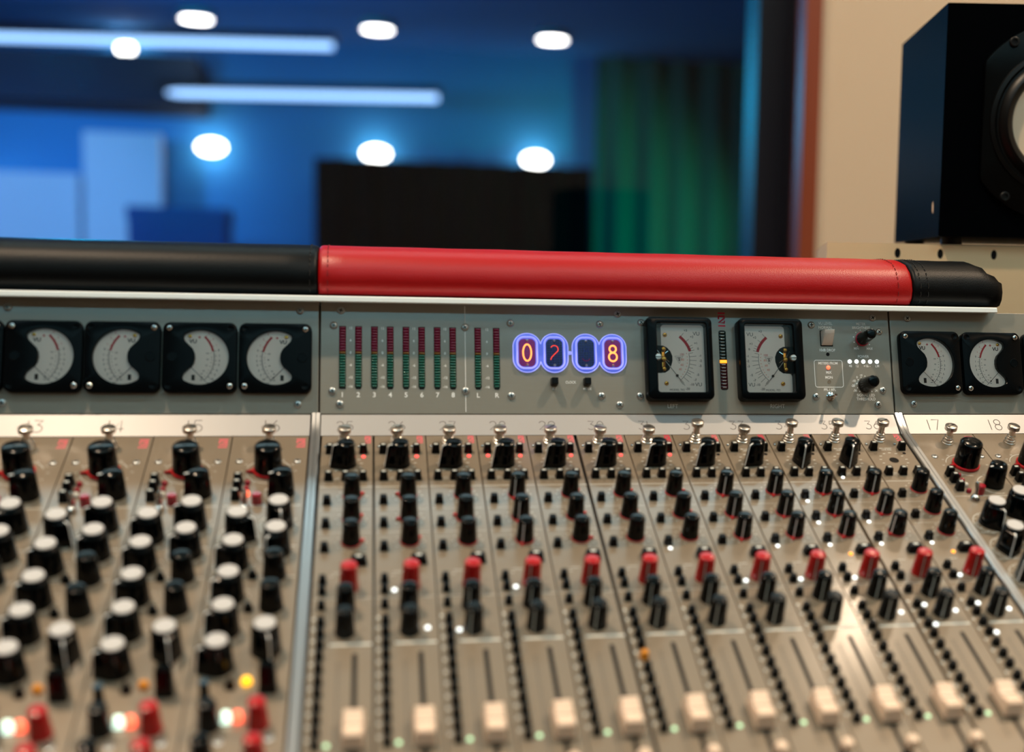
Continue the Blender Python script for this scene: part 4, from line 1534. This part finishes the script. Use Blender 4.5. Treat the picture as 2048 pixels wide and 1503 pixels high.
# ------------------------------------------------------------------ glow tube clock
nx = thing('nixie_clock', 'four glowing glass digit tubes in a lit blue acrylic window above CLOCK', 'clock', bridge_loc(126.2, 32.5), (SP, 0, 0))
TUBE_X = (-22.6, -8.3, 8.5, 22.8)


def stadium(cx, rx, hy, r, n=9):
    return rrect(cx - rx, cx + rx, -hy, hy, r, n)


def twin(a, b, rx, hy):
    """outline of two overlapping rounded windows"""
    r = rx * 0.98
    A, B = stadium(a, rx, hy, r, 14), stadium(b, rx, hy, r, 14)
    mid = (a + b) / 2
    ptsA = [p for p in A if p[0] <= mid]
    ptsB = [p for p in B if p[0] >= mid]
    # order by angle about the middle
    allp = ptsA + ptsB
    allp.sort(key=lambda p: math.atan2(p[1], p[0] - mid))
    return allp


for a, b in ((0, 1), (2, 3)):
    o = obj('window', MB().prism(twin(TUBE_X[a], TUBE_X[b], 7.25, 10.3), 0.0, 0.5, 0.2).mesh('window', M_acrylic, smooth=False), nx)
    o['label'] = 'backlit blue acrylic window'
    ol = twin(TUBE_X[a], TUBE_X[b], 7.25, 10.3)
    obj('rim', MB().tube([(x, y, .35) for x, y in ol], .32, 8, True).mesh('rim', M_acrylic_rim), nx)
DIG = {'0': [[(2.15 * math.cos(2 * PI * i / 30), 4.4 * math.sin(2 * PI * i / 30)) for i in range(31)]],
       '2': [[(2.0 * math.cos(R(a)), 1.9 + 2.0 * math.sin(R(a))) for a in range(150, -61, -14)] + [(-.4, -1.2), (-1.5, -2.4), (-1.95, -3.4), (-1.8, -3.75)]],
       '8': [[(1.75 * math.cos(2 * PI * i / 24), 2.3 + 1.85 * math.sin(2 * PI * i / 24)) for i in range(25)], [(2.15 * math.cos(2 * PI * i / 26), -1.95 + 2.3 * math.sin(2 * PI * i / 26)) for i in range(27)]],
       '-': [[(2.2 * math.cos(R(a)), -2.0 + 2.2 * math.sin(R(a))) for a in range(205, 336, 10)]]}
for x, d, glow, mt, wd in zip(TUBE_X, '02-8', (1, 0, 0, 1), (M_neon, M_neon_dim, M_neon_faint, M_neon), (.42, .24, .12, .46)):
    tb = obj('digit_tube', MB().prism(rrect(-4.3, 4.3, -7.3, 7.3, 2.6, 6), 0.45, 0.62).mesh('tube', M_nix_glow if glow else M_nix_dark, smooth=False), nx, (x, 0, 0))
    gl = rrect(-5.2, 5.2, -8.3, 8.3, 3.6, 8)
    obj('glass_rim', MB().tube([(px, py, 1.0) for px, py in gl], .55, 10, True).mesh('glass_rim', M_acrylic_rim), tb)
    dg = MB()
    for st in DIG[d]:
        dg.tube([(px, py, 1.0) for px, py in st], wd, 8)
    obj('digit', dg.mesh('digit', mt), tb)['label'] = {'0': 'digit 0 glowing orange', '2': 'digit 2 glowing dim red', '-': 'faint arc of an unlit digit', '8': 'digit 8 glowing orange'}[d]
    gm = MB()
    for i in range(7):
        gx = -3.9 + 1.3 * i
        gm.tube([(gx, -6.4, .85), (gx + .3, 6.4, .85)], .05, 4)
    for i in range(10):
        gy = -5.9 + 1.3 * i
        gm.tube([(-4, gy, .85), (4, gy + .2, .85)], .05, 4)
    gm.tube([(px * .8, py * .55 - 1, .9) for px, py in DIG['0'][0]], .07, 4).tube([(px * .6, py * .8 + .4, .88) for px, py in DIG['8'][0]], .07, 4)
    obj('anode_mesh', gm.mesh('anode_mesh', M_nix_mesh), tb)
    pn = MB()
    for y in (6.5, -6.6):
        pn.lathe([(.75, .6), (.75, 1.3), (.4, 1.5), (0, 1.5)], 14, (0, y))
    obj('pin', pn.mesh('pin', M_nickel), tb)
    obj('face_glass', MB().add([(px * .92, py * .92, 1.7) for px, py in gl], [tuple(range(len(gl)))]).mesh('face_glass', M_pane, smooth=False), tb)
obj('colon_light', MB().lathe([(1.0, 0), (1.0, .4), (.5, .8), (0, .9)], 20).mesh('colon_light', M_acrylic_rim), nx, (0, 0.1, 0))

# ------------------------------------------------------------------ padded armrests
AY, AZ = bridge_loc(0, 62.0, 0.0).y * 1000, bridge_loc(0, 58.7, 9.9).z * 1000 + 0.05
APROF = [(1.0, 0.0), (-2.6, 1.0), (-5.0, 4.5), (-5.6, 9.0), (-4.2, 14.0), (-0.8, 19.0), (5.0, 23.0), (14.0, 25.0), (20.5, 25.8), (34.0, 25.6), (46.0, 24.0), (53.0, 20.0), (56.0, 13.0), (56.5, 5.0), (55.0, 0.0)]


def armrest(x0, x1, material, thread, label, seams, end1=False):
    t = thing('armrest', label, 'armrest', (x0 * MM, AY * MM, AZ * MM), (0, 0, 0), 'padded bolsters along the top of the console')
    L = x1 - x0
    xs = [0, 0.8, 2.0] + [L * i / 24 for i in range(1, 24)]
    sc = [0.955, 0.985, 1.0] + [1.0] * 23
    sl = [0, 0, 0] + [0] * 23
    if end1:
        xs = [x for x in xs if x < L - 14] + [L - 13, L - 9, L - 4, L - 1, L]
        sc = sc[:len(xs) - 5] + [1, 1, .99, .97, .93]
    else:
        xs += [L - 2.0, L - 0.8, L]
        sc += [1.0, 0.985, 0.955]
    rings = []
    for x, s in zip(xs, sc):
        ring = []
        for y, z in APROF:
            zz = z * s
            if end1:
                zz = min(zz, 25.8 - max(0, (x - (L - 13))) * 0.95) if x > L - 13 else zz
            wob = 0.25 * math.sin(x * 0.13 + y * .4) + 0.15 * math.sin(x * .41 + z)
            ring.append((x, 27 + (y - 27) * s + (wob if 2 < x < L - 2 else 0) * .5, zz + (wob * .4 if z > 2 and 2 < x < L - 2 else 0)))
        rings.append(ring)
    mb = MB().loft(rings)
    me = mb.mesh('padding', material, angle=60)
    obj('padding', me, t)
    path = [Vector((y, z)) for y, z in APROF[:12]]
    for sx in seams:
        st = MB()
        # dashes along the profile
        acc, d = 0, 0
        for i in range(len(path) - 1):
            a, b = path[i], path[i + 1]
            n = max(1, int((b - a).length / 2.6))
            for j in range(n):
                p = a.lerp(b, (j + .15) / n)
                q = a.lerp(b, (j + .75) / n)
                nrm = Vector((-(b - a).y, (b - a).x)).normalized() * .25
                st.tube([(sx, p.x + nrm.x, p.y + nrm.y), (sx + .25, (p.x + q.x) / 2 + nrm.x * 1.6, (p.y + q.y) / 2 + nrm.y * 1.6), (sx, q.x + nrm.x, q.y + nrm.y)], .2, 5)
        obj('stitching', st.mesh('stitching', thread), t)
    return t


armrest(-400, -2.6, M_leather_k, M_thread_k, 'long black leather bolster left of the red one', (397.4 - 4.0,))
armrest(-2.4, 318.4, M_leather_r, M_thread_r, 'red leather bolster above the middle meter panel', (4.5, 320.8 - 9.0))
armrest(318.6, 373.0, M_leather_k, M_thread_k, 'short black leather bolster with a slanted end, right of the red one', (4.0, 8.5), end1=True)

# ------------------------------------------------------------------ monitor loudspeaker on a plywood box
SPA = -math.atan2(0.204, 0.979)
S0 = Vector((0.37927, 0.12270, ZD + 0.25778))        # front top left corner
sp = thing('speaker', 'black monitor loudspeaker with a pale cone on the plywood box', 'speaker', S0 - Vector((0, 0, 0.1455)), (0, 0, SPA))
H, WD, DP = 145.5, 150.0, 140.0
mb = MB()
mb.loft([[(x, y, z) for x, y in [(0.7, 0), (WD - .7, 0), (WD, 0.7), (WD, DP), (0, DP), (0, 0.7)]] for z in (0, H)])
obj('cabinet', mb.mesh('cabinet', M_speaker, smooth=False), sp)
for fx, fy in ((12, 16), (WD - 12, 16), (12, DP - 14), (WD - 12, DP - 14)):
    obj('foot', cached('spfoot', lambda: MB().lathe([(7, -4.95), (7, 0), (0, 0)], 20).mesh('foot', M_rubber)), sp, (fx, fy, 0))
cxs, czs = 74.0, H - 73.0


def front_lathe(prof, n=64):
    """profile (radius, distance in front of the baffle)"""
    m = MB().lathe(prof, n)
    m.v = [(cxs + x, -z, czs + y) for x, y, z in m.v]
    return m


pl_ = []
for i in range(96):
    a = 2 * PI * i / 96
    r = 62.0
    x, y = r * math.cos(a), r * math.sin(a)
    x = max(-50, min(50, x))
    pl_.append((x, y))
fm = MB().prism(pl_, 0, 3.2, 1.0)
fm.v = [(cxs + x, -z, czs + y) for x, y, z in fm.v]
dr = obj('driver_frame', fm.mesh('driver_frame', M_speaker_frame), sp)
obj('surround', front_lathe([(46.0, 3.0), (45.5, 4.6), (43.0, 5.4), (41.5, 4.4), (40.5, 4.6), (38.6, 7.4), (35.8, 8.6), (33.2, 7.2), (31.5, 4.4), (31.3, 3.4)]).mesh('surround', M_rubber), dr)
obj('cone', front_lathe([(31.6, 4.0), (20.0, 3.36), (12.0, 3.3), (11.0, 4.5), (8.0, 6.5), (4.0, 7.6), (0, 8.0)]).mesh('cone', M_cone), dr)['label'] = 'pale paper cone'
for sx, sz in ((-32.5, 49), (32.5, 49), (-34, -47), (34, -47)):
    m = MB().lathe([(3.2, 3.2), (3.1, 4.6), (2.6, 5.0), (1.7, 5.0), (1.5, 4.2), (0, 4.2)], 20)
    m.v = [(cxs + sx + x, -z, czs + sz + y) for x, y, z in m.v]
    obj('screw', m.mesh('screw', M_chassis), sp)
ch = MB().add([(-0.03, 18, 15), (-0.03, 21, 17), (-0.03, 21.5, 21), (-0.03, 19, 23.5), (-0.03, 17.6, 19)], [(0, 1, 2, 3, 4)])
obj('paint_chip', ch.mesh('paint_chip', M_ply, smooth=False), sp)['label'] = 'pale chip in the black paint'

PB = S0 - Vector((0, 0, 0.1455))
pw = thing('plywood_box', 'pale plywood box with bolt holes under the loudspeaker', 'box', (PB.x, PB.y, 0.0), (0, 0, SPA))
HT = PB.z * 1000 - 5.0
obj('board', MB().prism([(-70, 6), (166, 6), (166, 190), (-51, 190)], 0, HT).mesh('board', M_ply, smooth=False), pw)
hm = cached('plyhole', lambda: (lambda m: (setattr(m, 'v', [(x, -z, y) for x, y, z in m.v]), m)[1])(MB().lathe([(2.3, 0), (2.2, 0.15), (1.7, 0.15), (1.6, 0.05), (0, 0.05)], 20, ex=.8, ey=1.35)).mesh('bolt_hole', M_dark))
for hx in (-24.5, 3.0, 37.5):
    obj('bolt_hole', hm, pw, (hx, 5.99, HT - 6.0))

# ------------------------------------------------------------------ live room behind the window
CX_, CY_, CZ_ = 0.02373, -0.64242, ZD + 0.07772


def down_light(x, y, z, label):
    t = thing('ceiling_light', label, 'lamp', (x, y, z), (0, 0, 0), 'round lights in the ceiling beyond the glass')
    obj('ring', cached('dlring', lambda: MB().lathe([(96, 40), (96, 0), (92, -3), (82, -3), (82, 2)], 32).mesh('ring', M_white_cap)), t)
    obj('diffuser', cached('dldiff', lambda: MB().lathe([(80, 4), (80, -2), (50, -5), (0, -6)], 32).mesh('diffuser', M_spot_light)), t)


for x, nm in ((-0.931, 'leftmost'), (0.0585, 'middle'), (1.066, 'rightmost')):
    down_light(x, 6.94, LCEIL - 0.045, nm + ' of the three glowing round lights in the upper row')


def wall_lamp(x, z, label, r=42):
    t = thing('wall_lamp', label, 'lamp', (x, LY1, z), (0, 0, 0), 'small round lamps on the far wall beyond the glass')
    obj('bracket', cached('wlb', lambda: MB().box(-25, 25, -12, 0, -25, 25).box(-8, 8, -90, -12, -8, 8).mesh('bracket', M_chassis, smooth=False)), t)
    obj('globe', cached(('wlg', r), lambda: (lambda m: (setattr(m, 'v', [(a, b - 115, c) for a, b, c in m.v]), m)[1])(MB().lathe([(r * math.sin(PI * i / 12), -r * math.cos(PI * i / 12)) for i in range(13)], 24, ex=1.9 if r == 42 else 1.2, ey=1.0)).mesh('globe', M_spot_light)), t)


for x, nm in ((-0.935, 'leftmost'), (0.054, 'middle'), (1.06, 'rightmost')):
    wall_lamp(x, ZD + 0.07772 + 0.0947 * 8.25, nm + ' of the three glowing round lamps in the lower row')
wall_lamp(-1.42, ZD + 0.07772 + 0.1627 * 8.25, 'glowing round lamp overlapping the upper light tube', 40)
wall_lamp(-2.17, ZD + 0.07772 + 0.030 * 8.25, 'glowing round lamp at the left edge just above the black bolster')


def light_tube(p, q, label):
    p, q = Vector(p), Vector(q)
    t = thing('light_tube', label, 'lamp', p, (0, 0, math.atan2(q.y - p.y, q.x - p.x)), 'long glowing tubes beyond the glass')
    L = (q - p).length * 1000
    obj('tube', MB().tube([(0, 0, 0), (L, 0, 0)], 20, 16).mesh('tube', M_tube_light), t)
    obj('housing', MB().box(-20, L + 20, -30, 30, 22, 60).mesh('housing', M_chassis, smooth=False), t)
    for x in (120, L - 120):
        obj('hanger', MB().tube([(x, 0, 58), (x, 0, (LCEIL - p.z) * 1000)], 2, 6).mesh('hanger', M_chrome), t)


light_tube((-2.62, 7.16, 2.338), (-0.187, 6.76, 2.338), 'long glowing pale blue tube, the upper one of two')
light_tube((-1.2117, 7.14, 2.088), (0.393, 6.80, 2.088), 'long glowing pale blue tube, the lower one of two')


def drape(x0, x1, y, z0, z1, material, label, folds, depth, group=None, phase=0.0):
    n = folds * 10
    mb = MB()
    vs, fs = [], []
    for i in range(n + 1):
        u = i / n
        x = (x1 - x0) * u * 1000
        d = depth * (math.sin(2 * PI * folds * u + phase) + .35 * math.sin(2 * PI * folds * .37 * u + 1))
        vs += [(x, d, 0), (x, d * .8, (z1 - z0) * 1000), (x, d + 12, 0), (x, d * .8 + 12, (z1 - z0) * 1000)]
    for i in range(n):
        a, b = 4 * i, 4 * i + 4
        fs += [(a, b, b + 1, a + 1), (b + 2, a + 2, a + 3, b + 3), (a + 1, b + 1, b + 3, a + 3)]
    mb.add(vs, fs)
    o = obj('curtain', mb.mesh('curtain', material, angle=80), None, (x0, y, z0))
    tag(o, label, 'curtain', group)


drape(-0.32, 1.42, 7.55, 0.02, 1.80, M_curtain_k, 'black curtain in the middle of the far wall beyond the glass', 9, 35)
drape(1.44, 2.5, 7.50, 0.02, 2.5, M_curtain_g, 'green lit curtain at the right beyond the glass', 5, 55, phase=.6)
t = thing('acoustic_panel', 'pale upright panel lit bright blue at the left beyond the glass', 'panel', (-1.62, 7.35, 0.0))
obj('panel', MB().box(0, 430, 0, 90, 60, 1880).mesh('panel', M_gobo, smooth=False), t)
for x in (30, 360):
    obj('foot', MB().box(x, x + 40, -160, 250, 0, 60).mesh('foot', M_chassis, smooth=False), t)
t = thing('acoustic_panel', 'lower wide panel lit blue at the far left beyond the glass', 'panel', (-2.75, 7.45, 0.0))
obj('panel', MB().box(0, 1080, 0, 90, 60, 1640).mesh('panel', M_gobo, smooth=False), t)
for x in (30, 1010):
    obj('foot', MB().box(x, x + 40, -160, 200, 0, 60).mesh('foot', M_chassis, smooth=False), t)
t = thing('equipment_case', 'blue case standing low at the left beyond the glass', 'case', (-1.25, 6.6, 0.0))
obj('case', MB().box(0, 500, 0, 400, 0, 1350).mesh('case', M_case, smooth=False), t)
obj('lid', MB().box(-6, 506, -6, 406, 1351, 1420).mesh('lid', M_case, smooth=False), t)
